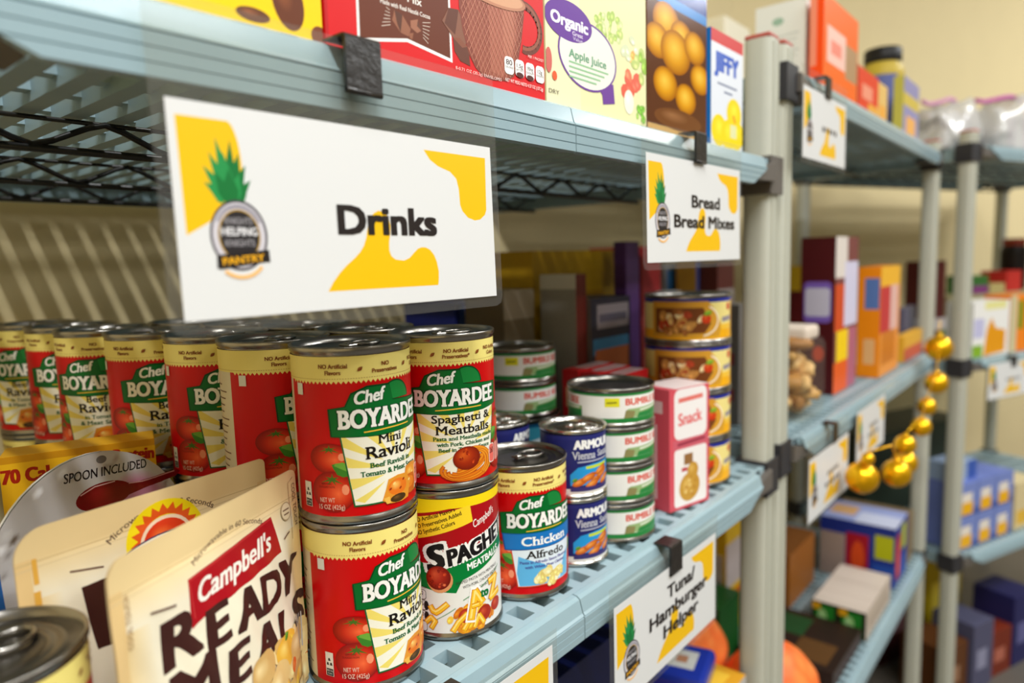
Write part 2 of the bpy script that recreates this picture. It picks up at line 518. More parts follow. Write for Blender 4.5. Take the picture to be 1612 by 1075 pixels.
WALL_Y = 0.615
structure('floor', FLOORM, -1.8, 6.5, -2.9, WALL_Y, -0.1, 0.0)
structure('wall_back', WALLM, -1.8, 2.9, WALL_Y, WALL_Y + 0.1, 0.0, 3.0)
_b = MB(); _c, _s = math.cos(math.radians(-22)), math.sin(math.radians(-22))
_q = [(2.2 + _c * u - _s * v, WALL_Y + _s * u + _c * v) for u, v in ((0, 0), (4.7, 0), (4.7, .1), (0.04, .1))]
_b.add([(x, y, z) for z in (0.0, 3.0) for x, y in _q], [(3, 2, 1, 0), (4, 5, 6, 7), (0, 1, 5, 4), (1, 2, 6, 5), (2, 3, 7, 6), (3, 0, 4, 7)])
_b.build('wall_right', WALLM, ink=False)['kind'] = 'structure'
structure('wall_far', WALLM, 6.5, 6.6, -2.9, WALL_Y + 0.1, 0.0, 3.0)
structure('wall_left', WALLM, -1.9, -1.8, -2.9, WALL_Y + 0.1, 0.0, 3.0)
structure('wall_front', mat('far_wall_paint', (120, 112, 98), 0.8), -1.8, 6.5, -3.0, -2.9, 0.0, 3.0)
structure('ceiling', CEILM, -1.8, 6.5, -2.9, WALL_Y, 3.0, 3.1)
structure('baseboard_back', mat('baseboard_vinyl', (70, 62, 52), 0.5), -1.8, 2.2, WALL_Y - 0.012, WALL_Y, 0.0, 0.1)

# ---------------------------------------------------------------- shelving units


def rail_profile(zt, y0=0.0, sgn=1):
    """front band of a shelf: rounded top edge, ridge, face with two fine grooves, lower lip"""
    T = [(0.015, -0.0014), (0.0115, -0.0008), (0.0075, -0.0013), (0.0046, -0.0033), (0.0017, -0.0138), (0.0, -0.0158), (0.0012, -0.0166), (0.0, -0.0174),
         (0.0, -0.0228), (0.0008, -0.0232), (0.0, -0.0236), (0.0, -0.0292), (0.0008, -0.0296), (0.0, -0.0300), (0.0, -0.0355), (0.004, -0.0365), (0.006, -0.034), (0.007, -0.012), (0.015, -0.010)]
    return [(y0 + sgn * a, zt + b) for a, b in T]


def shelving(name, label, x0, x1, depth, tops, post_h, loc=(0, 0, 0), rz=0.0, joint=None, detail=True):
    """x0, x1 = outer faces of the posts; tops = heights of the shelf surfaces"""
    U = empty(name, loc, rz); tag(U, label, 'shelving unit', 'grey polymer shelving units')
    pw = 0.018
    for sx, px in ((1, x0 + pw), (-1, x1 - pw)):
        for py in (0.030, depth - 0.030):
            b = MB(); n = 20; prof = []
            for k in range(n):                               # rounded square tube with a groove down each face
                a = 2 * math.pi * k / n; c, s_ = math.cos(a), math.sin(a)
                q = pw / max(abs(c), abs(s_)) ** .72
                prof.append((px + c * q * .98, py + s_ * q * .98))
            v = [(x, y, z) for z in (0.0, post_h) for x, y in prof]
            b.add(v, [(i, (i + 1) % n, n + (i + 1) % n, n + i) for i in range(n)], 0, smooth=True)
            b.face([v[n + i] for i in range(n)])
            for dx in (-0.007, 0.007):
                b.box(px + dx - .0012, px + dx + .0012, py - pw - .0012, py - pw + .002, 0.03, post_h - 0.004)
            p = b.build('post', POST, U, ink=False)
            c = MB(); c.bevbox(px - .016, px + .016, py - .016, py + .016, post_h, post_h + .006, .002); c.build('post_cap', CAPR, p, ink=False)
    xm = joint if joint is not None else (x0 + x1) / 2
    e0, e1 = x0 + .120, x1 - .120
    for zt in tops:
        b = MB()
        for yy, sg in ((0.0, 1), (depth, -1)):
            pr = rail_profile(zt, yy, sg)
            if sg < 0: pr = pr[::-1]
            for a, c in ((e0, xm - .0006), (xm + .0006, e1)):
                b.prism(pr[::-1], a, c)
            # tapered ends of the band
            for xe, sx in ((e0, -1), (e1, 1)):
                n = len(pr); v0 = [(xe, y, z) for y, z in pr]
                v1 = [(xe + sx * (.046 if z > zt - .0165 else .046 - (zt - .0165 - z) * 2.2), y, z) for y, z in pr]
                fs = [(i, (i + 1) % n, n + (i + 1) % n, n + i) for i in range(n)]
                b.add(v0 + v1, fs if sx > 0 else [f[::-1] for f in fs]); b.face(v1 if sx > 0 else v1[::-1])
        b.box(e0, e1, .007, .012, zt - .030, zt - .011); b.box(e0, e1, depth - .012, depth - .007, zt - .030, zt - .011)
        # side rails
        for xe in (x0 + .01, x1 - .028): b.box(xe, xe + .018, .05, depth - .05, zt - .034, zt - .004)
        S = b.build('shelf', POLY, U, ink=False)
        # slotted mat: slats across the depth, ties along the length
        mtb = MB(); xs = x0 + .030; pitch = .026
        n = int((x1 - x0 - .06) / pitch)
        for k in range(n + 1):
            xk = xs + k * pitch
            mtb.box(xk, xk + .0118, .012, depth - .012, zt - .017, zt - .0010)
        ys = [.012, .036, .078, .122, .166, .22, .274, .328, .382, .436, .49, .544]
        for y in ys:
            if y < depth - .03: mtb.box(x0 + .03, xs + n * pitch + .0145, y, y + (.011 if y > .02 else .0055), zt - .011, zt - .0008)
        mtb.box(x0 + .03, xs + n * pitch + .0145, depth - .026, depth - .012, zt - .011, zt - .0008)
        mtb.build('shelf_mat', MATP, S, ink=False)
        # black zigzag wire trusses under the mat
        for y in (.20, .385, .545):
            if y > depth: continue
            t = MB(); zb, za = zt - .038, zt - .0195
            t.tube([(x0 + .03, y, zb), (x1 - .03, y, zb)], .0026)
            t.tube([(x0 + .03, y, za), (x1 - .03, y, za)], .0016, 6)
            pts = []; L = .085; m_ = int((x1 - x0 - .08) / (L / 8))
            for k in range(m_):
                ph = (k / 8) % 1.0; tri = abs(ph * 2 - 1); tri = .5 - .5 * math.cos(math.pi * tri) * .55 - .45 * (.5 - tri) * 1.0
                pts.append((x0 + .04 + k * L / 8, y, zb + .002 + (za - zb - .002) * max(0, min(1, tri))))
            t.tube(pts, .0022, 6); t.build('wire_truss', WIRE, S, ink=False)
        # corner brackets and post collars
        for px, sx, xe in ((x0 + pw, 1, e0), (x1 - pw, -1, e1)):
            for py, sy in ((.030, 1), (depth - .030, -1)):
                c = MB(); yf = .003 if sy > 0 else depth - .003
                ya, yb = sorted((yf, yf + sy * .05))
                xa, xb = (px + pw * .9, xe - .002) if sx > 0 else (xe + .002, px - pw * .9)
                za, zb = zt - .030, zt - .017
                xi, xo = (xb, xa) if sx > 0 else (xa, xb)
                v = [(xi, ya, za), (xo, ya, za + .002), (xo, yb, za + .002), (xi, yb, za), (xi - sx * .030, ya, zb), (xo, ya, zt - .004), (xo, yb, zt - .004), (xi - sx * .030, yb, zb)]
                fs = [(0, 3, 2, 1), (4, 5, 6, 7), (0, 1, 5, 4), (2, 3, 7, 6), (0, 4, 7, 3), (1, 2, 6, 5)]
                c.add(v, fs if sx < 0 else [f[::-1] for f in fs]); c.build('corner_bracket', TAUPE, S, ink=False)
                k = MB(); r = pw + .0035
                for (xx0, xx1, yy0, yy1) in ((px - r, px - pw - .0002, py - r, py + r), (px + pw + .0002, px + r, py - r, py + r), (px - pw, px + pw, py - r, py - pw - .0002), (px - pw, px + pw, py + pw + .0002, py + r)):
                    k.box(xx0, xx1, yy0, yy1, zt - .042, zt + .004)
                k.build('post_collar', TAUPE if zt == tops[-1] and joint is not None else BRACK, S, ink=False)
    return U


ZA, ZB = 1.0, 1.387                      # shelf surfaces of the near unit
shelving('shelving_unit', 'grey shelving unit holding the soup and pasta cans, drinks sign clipped on', -.022, .908, .60, [.47, ZA, ZB], 1.533, joint=.440)
shelving('shelving_unit', 'grey shelving unit right of the near unit, orange box on its top shelf', .924, 2.060, .60, [.475, 1.012, 1.508], 1.535)
CA = math.radians(-22)
CO = np.array([2.062, -0.062])
shelving('shelving_unit', 'grey shelving unit at the far end, turned, plastic bags on top', 0, 1.15, .55, [.462, .985, 1.525], 1.556, loc=(CO[0], CO[1], 0), rz=CA)

# ---------------------------------------------------------------- signs and clips


def sign_art(lines=(), smudge=None, back=False):
    A = Art(); A.rect(0, 0, 200, 93, (222, 222, 221)); Y = (240, 188, 0)
    if back: return A
    c = [(3.6, 86.4)] + [(26 + 5.8 * math.sin(t), 66 + 20.5 * math.cos(t)) for t in np.linspace(.05, 1.75, 12)] + [(28, 57), (24.6, 51), (19, 45.6), (14, 41.8), (4.2, 36.4)]
    A.poly(c, Y)
    A.poly([(143.2, 86), (195, 86), (194, 54), (192.5, 51), (188, 48), (183, 47.3), (177, 48.8), (172.5, 52.5), (170.7, 56), (170.2, 65.5), (168.5, 71.5), (163.6, 75.2), (154, 77.6), (147.7, 80.8)], Y)
    A.poly([(72.8, 9.1), (76, 13.5), (80.2, 18), (85, 22), (90.3, 25.6), (94, 28.6), (96.8, 32), (98.6, 36), (99.6, 40), (101.3, 45.5), (104.5, 49), (108, 50.6), (112, 49.8), (114.5, 47.2), (115.6, 42.5), (115, 38), (114, 33.7), (113.8, 29.5), (115, 26.3), (118, 24.4), (123.9, 23.8), (128, 25.2), (131.5, 28), (134.5, 30.2), (137, 31), (140.5, 31), (144, 29.6), (147, 26.5), (148.9, 22.5), (150, 17), (149.6, 12), (148.9, 9.1)], Y)
    # pineapple crest
    G, G2 = (12, 112, 50), (34, 142, 72)
    for k, (bx, by, tx, ty, wd) in enumerate([(25, 56, 20, 79, 5), (25.5, 56, 26.8, 78.5, 5), (23, 54, 13.6, 66.5, 5), (27, 55, 33.5, 68, 5), (22.5, 53, 13.5, 59.5, 4.5), (28, 53, 35.5, 61.5, 4.5), (24, 56, 16.5, 72.5, 5), (26.5, 57, 30.5, 73, 5), (22, 51.5, 17, 54.5, 3.5), (29, 52, 33, 55, 3.5), (25.2, 52, 23, 73, 7), (25, 51, 18.8, 64, 6), (26, 51, 30, 64, 6), (25.4, 50, 25.2, 66, 8)]):
        dx, dy = tx - bx, ty - by; L = math.hypot(dx, dy); nx, ny = -dy / L * wd / 2, dx / L * wd / 2; mx, my = bx + dx * .4, by + dy * .4
        A.poly([(bx - nx * .7, by - ny * .7), (mx - nx, my - ny), (tx, ty), (mx + nx, my + ny), (bx + nx * .7, by + ny * .7)], G if k % 2 else G2)
    A.ell(28, 36.6, 13.7, 15.8, (62, 56, 66), n=40); A.ell(28, 36.6, 12.6, 14.6, (205, 200, 206), n=40)
    for k in range(40):
        t = math.radians(150 - k * 3.1 - (0)); A.ell(28 + 11.2 * math.cos(t), 36.6 + 12.9 * math.sin(t), .55, .7, (130, 124, 138), n=6)
    A.ell(28, 36.6, 10, 11.6, (176, 140, 60), n=36); A.ell(28, 36.6, 9.3, 10.9, (38, 34, 36), n=36)
    A.text('KNIGHTS', 28, 41.6, 2.9, (150, 146, 150), w=13, bold=.02); A.text('HELPING', 28, 36.6, 3.5, (226, 224, 226), w=17, bold=.03); A.text('KNIGHTS', 28, 31.8, 2.9, (150, 146, 150), w=14, bold=.02)
    A.poly([(16.6, 28), (41.8, 30.2), (42, 24.4), (40.2, 24.6), (18.4, 21.8), (16.4, 22.2)], (34, 28, 26))
    A.text('PANTRY', 29.2, 24.3, 3.2, (232, 168, 20), w=20, bold=.03, rot=4.5)
    A.line([(28 + 12.6 * math.cos(t), 30.6 + 12.6 * math.sin(t)) for t in np.linspace(math.radians(232), math.radians(318), 14)], 1.7, (244, 190, 120))
    for t, cx, v, h, wd in lines: A.text(t, cx, v, h, (34, 26, 24), w=wd, bold=.042)
    if smudge:
        for cx, v, wd in smudge:
            for q in range(5): A.rect(cx - wd / 2 + wd * q / 5 + .6, v - 4 + (q % 2) * 1.5, cx - wd / 2 + wd * (q + .62) / 5, v + 3.5, (70, 62, 58))
    return A


def hang_sign(label, X0, Xw, Z0, art, zt, loc=None, rz=0.0, tilt=0.0, rot=0.0):
    """laminated paper hung on a shelf band; X0 = left edge of the paper, Z0 = its lower edge, zt = top of the film"""
    S = empty('shelf_sign', (X0, -.0085, Z0) if loc is None else loc, rz); tag(S, label, 'sign', 'laminated shelf signs')
    W, H = Xw, Xw * .465
    S.rotation_euler = (tilt, rot, rz)
    b = MB(); b.box(0, W, 0, .0002, 0, H, 0, (221, 221, 220)); k = W / .2
    art.flat(b, (0, 0, 0), (k, 0, 0), (0, 0, k), eps=3e-6 / (k * k), base=1e-5)
    b.build('paper', P_PAPER, S)
    f = MB(); mg = .0065; zz = zt - Z0
    r = .006; pts = [(-mg * .9, zz), (-mg * .9, -mg + r), (-mg * .9 + r * .3, -mg + r * .3), (-mg * .9 + r, -mg), (W + mg - r, -mg), (W + mg - r * .3, -mg + r * .3), (W + mg, -mg + r), (W + mg, zz)]
    n = len(pts); f.face([(x, .0006, z) for x, z in pts]); f.face([(x, .0011, z) for x, z in pts][::-1])
    for i in range(n):
        (xa, za), (xb, zb) = pts[i], pts[(i + 1) % n]
        f.face([(xa, .0006, za), (xa, .0011, za), (xb, .0011, zb), (xb, .0006, zb)])
    f.build('laminate_film', FILM, S, ink=False)
    return S


def binder_clip(label, X, Z, wd=.0225, rz=0.0, loc=None, zt=None):
    """black folded-steel clip gripping the shelf band: face plate, rolled lips, top flap"""
    B = empty('binder_clip', loc or (X, -.0086, Z), rz); tag(B, label, 'clip', 'black clips on the shelf edges')
    b = MB(); t = .0012; h = .027
    b.prism([(-t * 2, -h), (0, -h), (0, -.0006), (.0165, .0001), (.0165, .0010), (.001, .0010), (-t * 1.4, .0006), (-t * 2, -.0008)], -wd / 2, wd / 2)
    b.build('clip_body', BLACKC, B, ink=False)
    r = MB(); r.tube([(-wd / 2, -t, -h), (wd / 2, -t, -h)], .0016, 10); r.build('rolled_lip', BLACKC, B, ink=False)
    return B


hang_sign('large sharp white sign reading Drinks, clipped under the upper shelf', .1345, .2005, 1.2495, sign_art([('Drinks', 115.6, 38.2, 14, 67)]), 1.386, tilt=math.radians(-1.2))
hang_sign('white sign reading Bread and Bread Mixes, below the yellow-lemon box', .5315, .2, 1.2665, sign_art([('Bread', 117, 50.5, 11, 62), ('Bread Mixes', 117, 31.5, 11, 134)]), 1.386, tilt=math.radians(-.6))
hang_sign('white sign reading Tuna and Hamburger Helper, hung below the tuna cans', .4705, .202, .886, sign_art([('Tuna/', 122, 63.5, 12, 56), ('Hamburger', 119, 45.5, 12, 118), ('Helper', 122, 27.5, 12, 72)]), .998)
hang_sign('white sign cut by the lower frame edge, hung below the pasta cans', .185, .2, .895, sign_art(), .998)
hang_sign('blurred white sign hung under the orange box on the top shelf', .931, .192, 1.393, sign_art(smudge=[(120, 46, 74)]), 1.507)
hang_sign('blurred white sign at the post, below the bag of wood-brown chips', .984, .2, .889, sign_art(smudge=[(118, 52, 60), (118, 36, 80)]), 1.011)
hang_sign('blurred white sign hanging behind the gold baubles', 1.236, .195, .912, sign_art(smudge=[(118, 52, 60), (118, 36, 80)]), 1.011)


def con(x, y, z=0.0):
    """a point of the turned end unit in the room"""
    return np.array([CO[0] + x * math.cos(CA) - y * math.sin(CA), CO[1] + x * math.sin(CA) + y * math.cos(CA), z])


_p = con(.085, -.0085, .878)
hang_sign('blurred white sign on the middle shelf of the turned end unit', 0, .2, .878, sign_art(smudge=[(118, 46, 70)]), .984, loc=tuple(_p), rz=CA)
binder_clip('black clip holding the drinks sign on the upper shelf', .2355, 1.3865)
binder_clip('black clip above the bread sign on the upper shelf', .632, 1.3865)
binder_clip('black clip above the tuna sign on the lower shelf edge', .580, .9995)
binder_clip('black clip in front of the alphabet pasta can, lowest in the picture', .285, .9995)
binder_clip('small black clip on the blurred middle shelf beside the tan bag', 1.105, 1.0115)
binder_clip('black clip on the blurred top shelf under the orange box', 1.03, 1.5075)
binder_clip('black clip above the sign of the turned end unit', 0, 0, loc=tuple(con(.20, -.0086, .9845)), rz=CA)

# ---------------------------------------------------------------- can labels
RED, CREAM, BAN, BAND = (206, 2, 8), (246, 228, 132), (0, 104, 40), (0, 62, 24)


def chef_label(kind):
    A = Art(); H = 119.7
    A.rect(-H, 0, H, 100, RED)
    # cream back panel with lines of small print
    A.rect(-H, 0, -75, 100, (226, 214, 186)); A.rect(78, 0, H, 100, (226, 214, 186))
    for k in range(15):
        A.rect(-H + 2, 8 + k * 4.8, -80 - (k * 7 % 9), 9 + k * 4.8, (120, 90, 66)); A.rect(82, 8 + k * 4.8, 112 - (k * 5 % 11), 9 + k * 4.8, (120, 90, 66))
    # cream band with a zigzag lower edge
    A.rect(-H, 85, H, 100, CREAM)
    for k in range(int(2 * H / 3)):
        x = -H + k * 3
        if x < -74: continue
        A.poly([(x, 85.05), (x + 1.5, 83.2), (x + 3, 85.05)], CREAM)
    for k in range(150):
        A.rect(-H + k * 1.6, 86.3, -H + k * 1.6 + .8, 86.6, (170, 130, 70))
    BR = (132, 66, 24); two = [('NO Artificial', 'Flavors'), ('NO', 'Preservatives'), ('NO Artificial', 'Colors')]
    if kind in ('spag', 'alfredo'): two = [('NO Artificial', 'Flavors'), ('NO Artificial', 'Preservatives*'), ('NO Artificial', 'Colors')]
    for (a, b), cx in zip(two, (-39, -6, 26)):
        A.text(a, cx, 92.9, 2.5, BR, bold=.028, wmax=25); A.text(b, cx, 89, 2.5, BR, bold=.028, wmax=26)
    for cx in (-22.6, 10.6): A.leaf(cx, 92, 4.2, 2.2, 40, BR, (150, 84, 36))
    A.rect(-67, 76, -61.5, 83.3, (228, 226, 216))
    # tomatoes and basil
    for cx, sx in ((0, 1), (-10, -1)):
        A.tomato(cx - 44 * sx, 37, 14, 9.5); A.tomato(cx - 43 * sx, 16, 14.5, 13); A.leaf(cx - 36 * sx, 30, 15, 8.5, -25 * sx)
    A.text('SERVING', -47, 20.4, 1.3, (90, 20, 10)); A.text('SUGGESTION', -47, 18.4, 1.3, (90, 20, 10))
    A.text('NET WT', -47, 9.2, 2.9, (240, 210, 190), w=10); A.text('15 OZ (425g)', -44.5, 4.8, 2.9, (240, 210, 190), w=17)
    # recycling panel
    A.rect(-65, 5, -59, 21, (228, 224, 214)); A.rect(-64.6, 5.2, -59.4, 10, (24, 22, 20))
    for a in (90, 210, 330):
        t = math.radians(a); cx, cy = -62 + 1.5 * math.cos(t), 14 + 2 * math.sin(t)
        A.poly([(cx - 1, cy - .8), (cx + 1, cy - .8), (cx + .3, cy + 1.2), (cx - .7, cy + 1)], (24, 22, 20))
    A.text('METAL', -62, 7.9, 1.2, (230, 228, 220)); A.text('CAN', -62, 6, 1.2, (230, 228, 220))
    # panel
    alf = kind == 'alfredo'
    pc = (226, 236, 244) if alf else (244, 240, 222)
    A.poly([(-37.4, 54), (27.4, 54), (20.4, 6), (-30.4, 6)], (214, 66, 24) if alf else (0, 96, 44))
    A.poly([(-36.5, 54), (26.5, 54), (19.6, 7), (-29.6, 7)], pc)
    if alf:
        A.poly([(-30.5, 18), (-29, 32), (-8, 24), (8, 7.2), (-28.6, 7.2)], (96, 178, 226)); A.poly([(20, 12), (22, 30), (14, 24), (8, 7.2), (19.4, 7.2)], (110, 186, 228))
    else:
        yl = (240, 218, 108)
        for p in ([(-36, 52), (-35, 44), (-10, 33)], [(-34, 38), (-33, 31), (-10, 29)], [(-32, 24), (-31, 17), (-10, 24)], [(-25, 54), (-16, 54), (-6, 36)],
                  [(26, 52), (25, 44), (5, 33)], [(23.6, 38), (22.8, 31), (5, 29)], [(14, 54), (7, 54), (1, 36)], [(-2, 54), (-9, 54), (-2, 36)], [(-30, 10), (-24, 8), (-10, 20)]):
            A.poly(p, yl)
    # banner
    out = [(-42.5, 50.5), (-43.5, 68), (-33, 69.5), (-29, 77.5), (-19, 81.5), (-4, 81.5), (-2, 71), (32, 68.5), (31.4, 52), (14, 50), (-12, 49.2)]
    A.ell(1, 71, 12.4, 12, BAND, n=26, a0=0, a1=180); A.ell(1, 71, 11.4, 11, (22, 128, 56), n=26, a0=0, a1=180)
    A.poly(out, BAND)
    A.poly([(x * .975, 50.9 + (y - 50.5) * .95) for x, y in [(q[0] - .12, q[1]) for q in out]], BAN)
    A.text('Chef', -16.5, 71.2, 7.6, (244, 244, 238), w=20, bold=.03, shear=.28, rot=6, out=(0, 60, 24), outw=.035)
    A.text('BOYARDEE', -5.5, 55.6, 11.2, (246, 244, 238), w=63, bold=.038, serif=True, out=(0, 58, 24), outw=.05)
    A.line([(-22, 52.6), (-6, 53.2), (12, 53.2)], .8, (236, 190, 60))
    K, GR = (26, 20, 16), (0, 92, 44)
    if kind == 'mini':
        A.text('Mini', -5, 44.2, 5.4, K, w=17, bold=.018, serif=True); A.text('Ravioli', -3.8, 35.4, 7.6, K, w=36, bold=.018, serif=True)
        A.text('Beef Ravioli in', -4, 29.6, 3.1, GR, w=31, bold=.028, serif=True); A.text('Tomato & Meat Sauce', -3.5, 24.6, 3.1, GR, w=44, bold=.028, serif=True)
        A.ravioli(2, 13.5, 1.0)
    elif kind == 'beef':
        A.text('Beef', -7, 44.2, 5.2, K, w=16, bold=.018, serif=True); A.text('Ravioli', -3.8, 35.4, 7.6, K, w=36, bold=.018, serif=True)
        A.text('in Tomato', -6, 29.6, 3.3, GR, w=23, bold=.016, serif=True); A.text('& Meat Sauce', -5, 24.4, 3.3, GR, w=33, bold=.016, serif=True)
        A.ravioli(2, 13.5, 1.15)
    elif kind == 'spag':
        A.text('Spaghetti &', -2, 43.6, 5.4, K, w=46, bold=.018, serif=True); A.text('Meatballs', -1.5, 35.2, 6, K, w=42, bold=.018, serif=True)
        for t, v, w_ in (('Pasta and Meatballs made', 31, 47), ('with Pork, Chicken and', 26.8, 42), ('Beef in Tomato Sauce', 22.8, 40)): A.text(t, -1, v, 2.6, GR, w=w_, bold=.026, serif=True)
        A.noodles(0, 12, 1.0)
    else:
        A.poly([(-42, 51), (31, 51.5), (29, 38), (-40, 37)], (10, 70, 140)); A.poly([(-41, 50.4), (30.4, 51), (28.4, 38.6), (-39, 37.8)], (26, 116, 190))
        A.text('Chicken', -5, 40.6, 7, (248, 248, 244), w=42, bold=.022, serif=True); A.text('Alfredo', -5, 29.8, 6, K, w=36, bold=.016, serif=True)
        A.text('Pasta in Alfredo Sauce Flavored', -5, 25.6, 2.2, (70, 60, 150), w=46, bold=.016, serif=True); A.text('with White Meat Chicken', -5, 21.6, 2.2, (70, 60, 150), w=38, bold=.016, serif=True)
        A.speckle(-2, 13, 13, 6.5, 34, 3.8, [(240, 226, 160), (232, 208, 120), (246, 236, 190), (222, 196, 110)], 9)
    # calorie tag
    if not alf:
        A.rrect(19, 9, 26, 23, 2, (244, 236, 226)); A.rrect(19.5, 9.5, 25.5, 22.5, 2, (234, 108, 96))
        A.text('220' if kind != 'spag' else '260', 22.5, 16, 4, (60, 12, 12), w=4.6, bold=.02)
        A.rrect(27, 9, 33, 23, 2, (236, 150, 138)); A.rrect(34, 9, 40, 23, 2, (236, 150, 138))
    return A


def alphabet_label():
    A = Art(); H = 119.7; R_ = 17
    A.rect(-H, 0, H, 100, (234, 232, 226)); A.poly([(-H, 50), (-H, 100), (H, 100), (H, 72), (39, 66), (4, 54), (-27, 52)], (170, 12, 22))
    A.poly([(-H, 93), (-H, 100), (H, 100), (H, 93), (-27, 93)], (248, 216, 20)); A.poly([(-40, 90), (-27, 88.5), (0, 93), (40, 100), (-40, 100)], (248, 216, 20))
    ro = math.radians(R_); c, s_ = math.cos(ro), math.sin(ro); Q = lambda x, y: (-25 + x * c - y * s_, 70 + x * s_ + y * c)
    A.poly([Q(0, 0), Q(44, -1.5), Q(46, 11), Q(-3.5, 16.5)], (250, 214, 44))
    for k, (t, w_) in enumerate((('NO Artificial Flavors', 33), ('NO Preservatives Added', 37), ('NO Synthetic Colors', 31))):
        x, y = Q(1.5 + w_ / 2 - .6 * k, 11.6 - k * 4.6); A.text(t, x, y, 3.0, (60, 30, 8), w=w_, rot=R_, bold=.022)
    A.text("Campbell's", 29, 79.5, 5.6, (246, 240, 232), w=22, bold=.01, shear=.35, rot=17)
    # green sweep
    A.poly([(-H, 38), (-36, 44), (-27, 55), (-10, 47), (0, 50), (20, 58), (46, 66), (70, 70), (70, 56), (46, 52), (24, 44), (8, 39), (3, 30), (-12, 32), (-22, 34)], (0, 122, 52))
    A.text('S', -9, 49, 17, (24, 20, 22), w=14, bold=.05, shear=.2, rot=14, out=(246, 244, 240), outw=.09)
    x, y = 23, 60.5
    A.text('PAGHETTI', x + 9, y - 1.5, 11.5, (24, 20, 22), w=68, bold=.05, shear=.16, rot=14, out=(246, 244, 240), outw=.10)
    A.text('MEATBALLS', 28, 48.6, 5, (248, 248, 244), w=32, bold=.03, shear=.12, rot=11)
    for k, (t, cx, v, w_) in enumerate((('SHAPED PASTA WITH MEATBALLS', 22, 38.6, 38), ('WITH PORK, CHICKEN AND BEEF', 25, 34.8, 34), ('IN TOMATO SAUCE', 29, 30.6, 22))): A.text(t, cx, v, 2.2, (50, 46, 44), w=w_, rot=8)
    A.ell(-8.5, 40, 9.6, 9.2, (225, 150, 100), n=22); A.ell(-9.5, 42, 9.2, 9, (168, 36, 20), (214, 84, 50), rim=(110, 18, 10)); A.speckle(-9.5, 42, 7, 7, 16, 1.2, [(190, 60, 30), (130, 22, 12), (220, 100, 60)], 3)
    A.text('PER 1 CUP', -24, 33.2, 1.7, (50, 46, 44), w=11)
    for k, t in enumerate(('230', '2.5', '600', '9')):
        y0 = 24.5 - k * 8
        A.rrect(-29, y0, -19.4, y0 + 7.6, 2, (60, 54, 54)); A.rrect(-28.6, y0 + .4, -19.8, y0 + 7.2, 1.8, (236, 234, 230)); A.text(t, -24.4, y0 + 3.4, 3, (40, 36, 36), w=4.8 if len(t) > 1 else 1.8, bold=.015)
        if k in (1, 2): A.ell(-19.6, y0 + 3.8, 2, 3.6, (30, 28, 28), n=14)
    A.line([(-20, 6), (-4, 15), (2, 18.6)], .5, (120, 160, 120)); A.line([(8, 24), (44, 40)], .6, (90, 150, 100))
    # pasta letters
    def strip(p, w_=3.6):
        A.line(p, w_ + 1.1, (206, 120, 10)); A.line(p, w_, (246, 190, 40)); A.line([(a - .4, b + .5) for a, b in p], w_ * .3, (254, 226, 130))
    strip([(-16, 20), (-14.4, 17), (-12, 16), (-9.6, 17.5), (-4, 22)])
    strip([(-20, 8), (-16, 12), (-13, 9), (-16, 4)], 3)
    A.speckle(14, 9, 20, 9, 26, 4.6, [(240, 176, 40), (224, 140, 24), (246, 196, 70), (206, 110, 18)], 12)
    A.ell(10, 12, 6, 5.6, (176, 46, 24), (216, 90, 52)); A.ell(25, 10, 6.4, 6, (166, 40, 20), (210, 84, 48)); A.ell(38, 12, 6, 5, (176, 46, 24), (216, 90, 52))
    strip([(0, 2), (4, 8), (10, 13)]); strip([(8, 2), (12, 8)]); strip([(16, 2), (20, 10), (24, 3)], 3)
    A.line([(13, 8), (17.5, 30), (23, 20)], 8, (248, 246, 242)); strip([(13.5, 9), (17.5, 28.5), (23.2, 19)], 5); strip([(15, 18), (20, 18)], 3)
    A.text('to', 25.6, 22.6, 6.5, (0, 112, 50), w=7, bold=.05)
    strip([(31, 32), (39, 33.5), (32, 19), (42, 21)], 4.6)
    return A


def vienna_label(H=94):
    A = Art(); A.rect(-H, 0, H, 54, (34, 38, 104)); A.rect(-H, 0, H, 5, (225, 222, 214)); A.rect(-H, 50, H, 54, (40, 44, 112))
    for c in (25, -69):
        A.text('ARMOUR', c + 3, 41.5, 7.6, (240, 240, 238), w=40, bold=.055); A.text('Vienna', c - 8, 32, 7, (196, 198, 206), w=22, bold=.016, serif=True); A.text('Sausage', c + 17, 33, 6, (196, 198, 206), w=22, bold=.016, serif=True)
        A.line([(c - 14, 29.4), (c + 20, 30)], 1.2, (180, 184, 200))
        A.poly([(c - 21, 8), (c - 21, 18), (c - 14, 24.5), (c, 27), (c + 22, 28), (c + 22, 8)], (40, 150, 214))
        A.line([(c - 6, 24), (c + 18, 25)], 2.6, (196, 214, 50))
        for k, (a, b) in enumerate(((-12, 11), (-4, 15), (4, 12), (12, 17), (16, 11), (0, 9), (10, 20))):
            A.ell(c + a, b, 8, 3.2, (214, 118, 40), (240, 170, 90), n=14, rot=22, rim=(170, 78, 22))
        A.rect(c - 21, 2.5, c + 22, 6.5, (60, 52, 110)); A.leaf(c - 17, 13, 6, 3, 30)
    return A


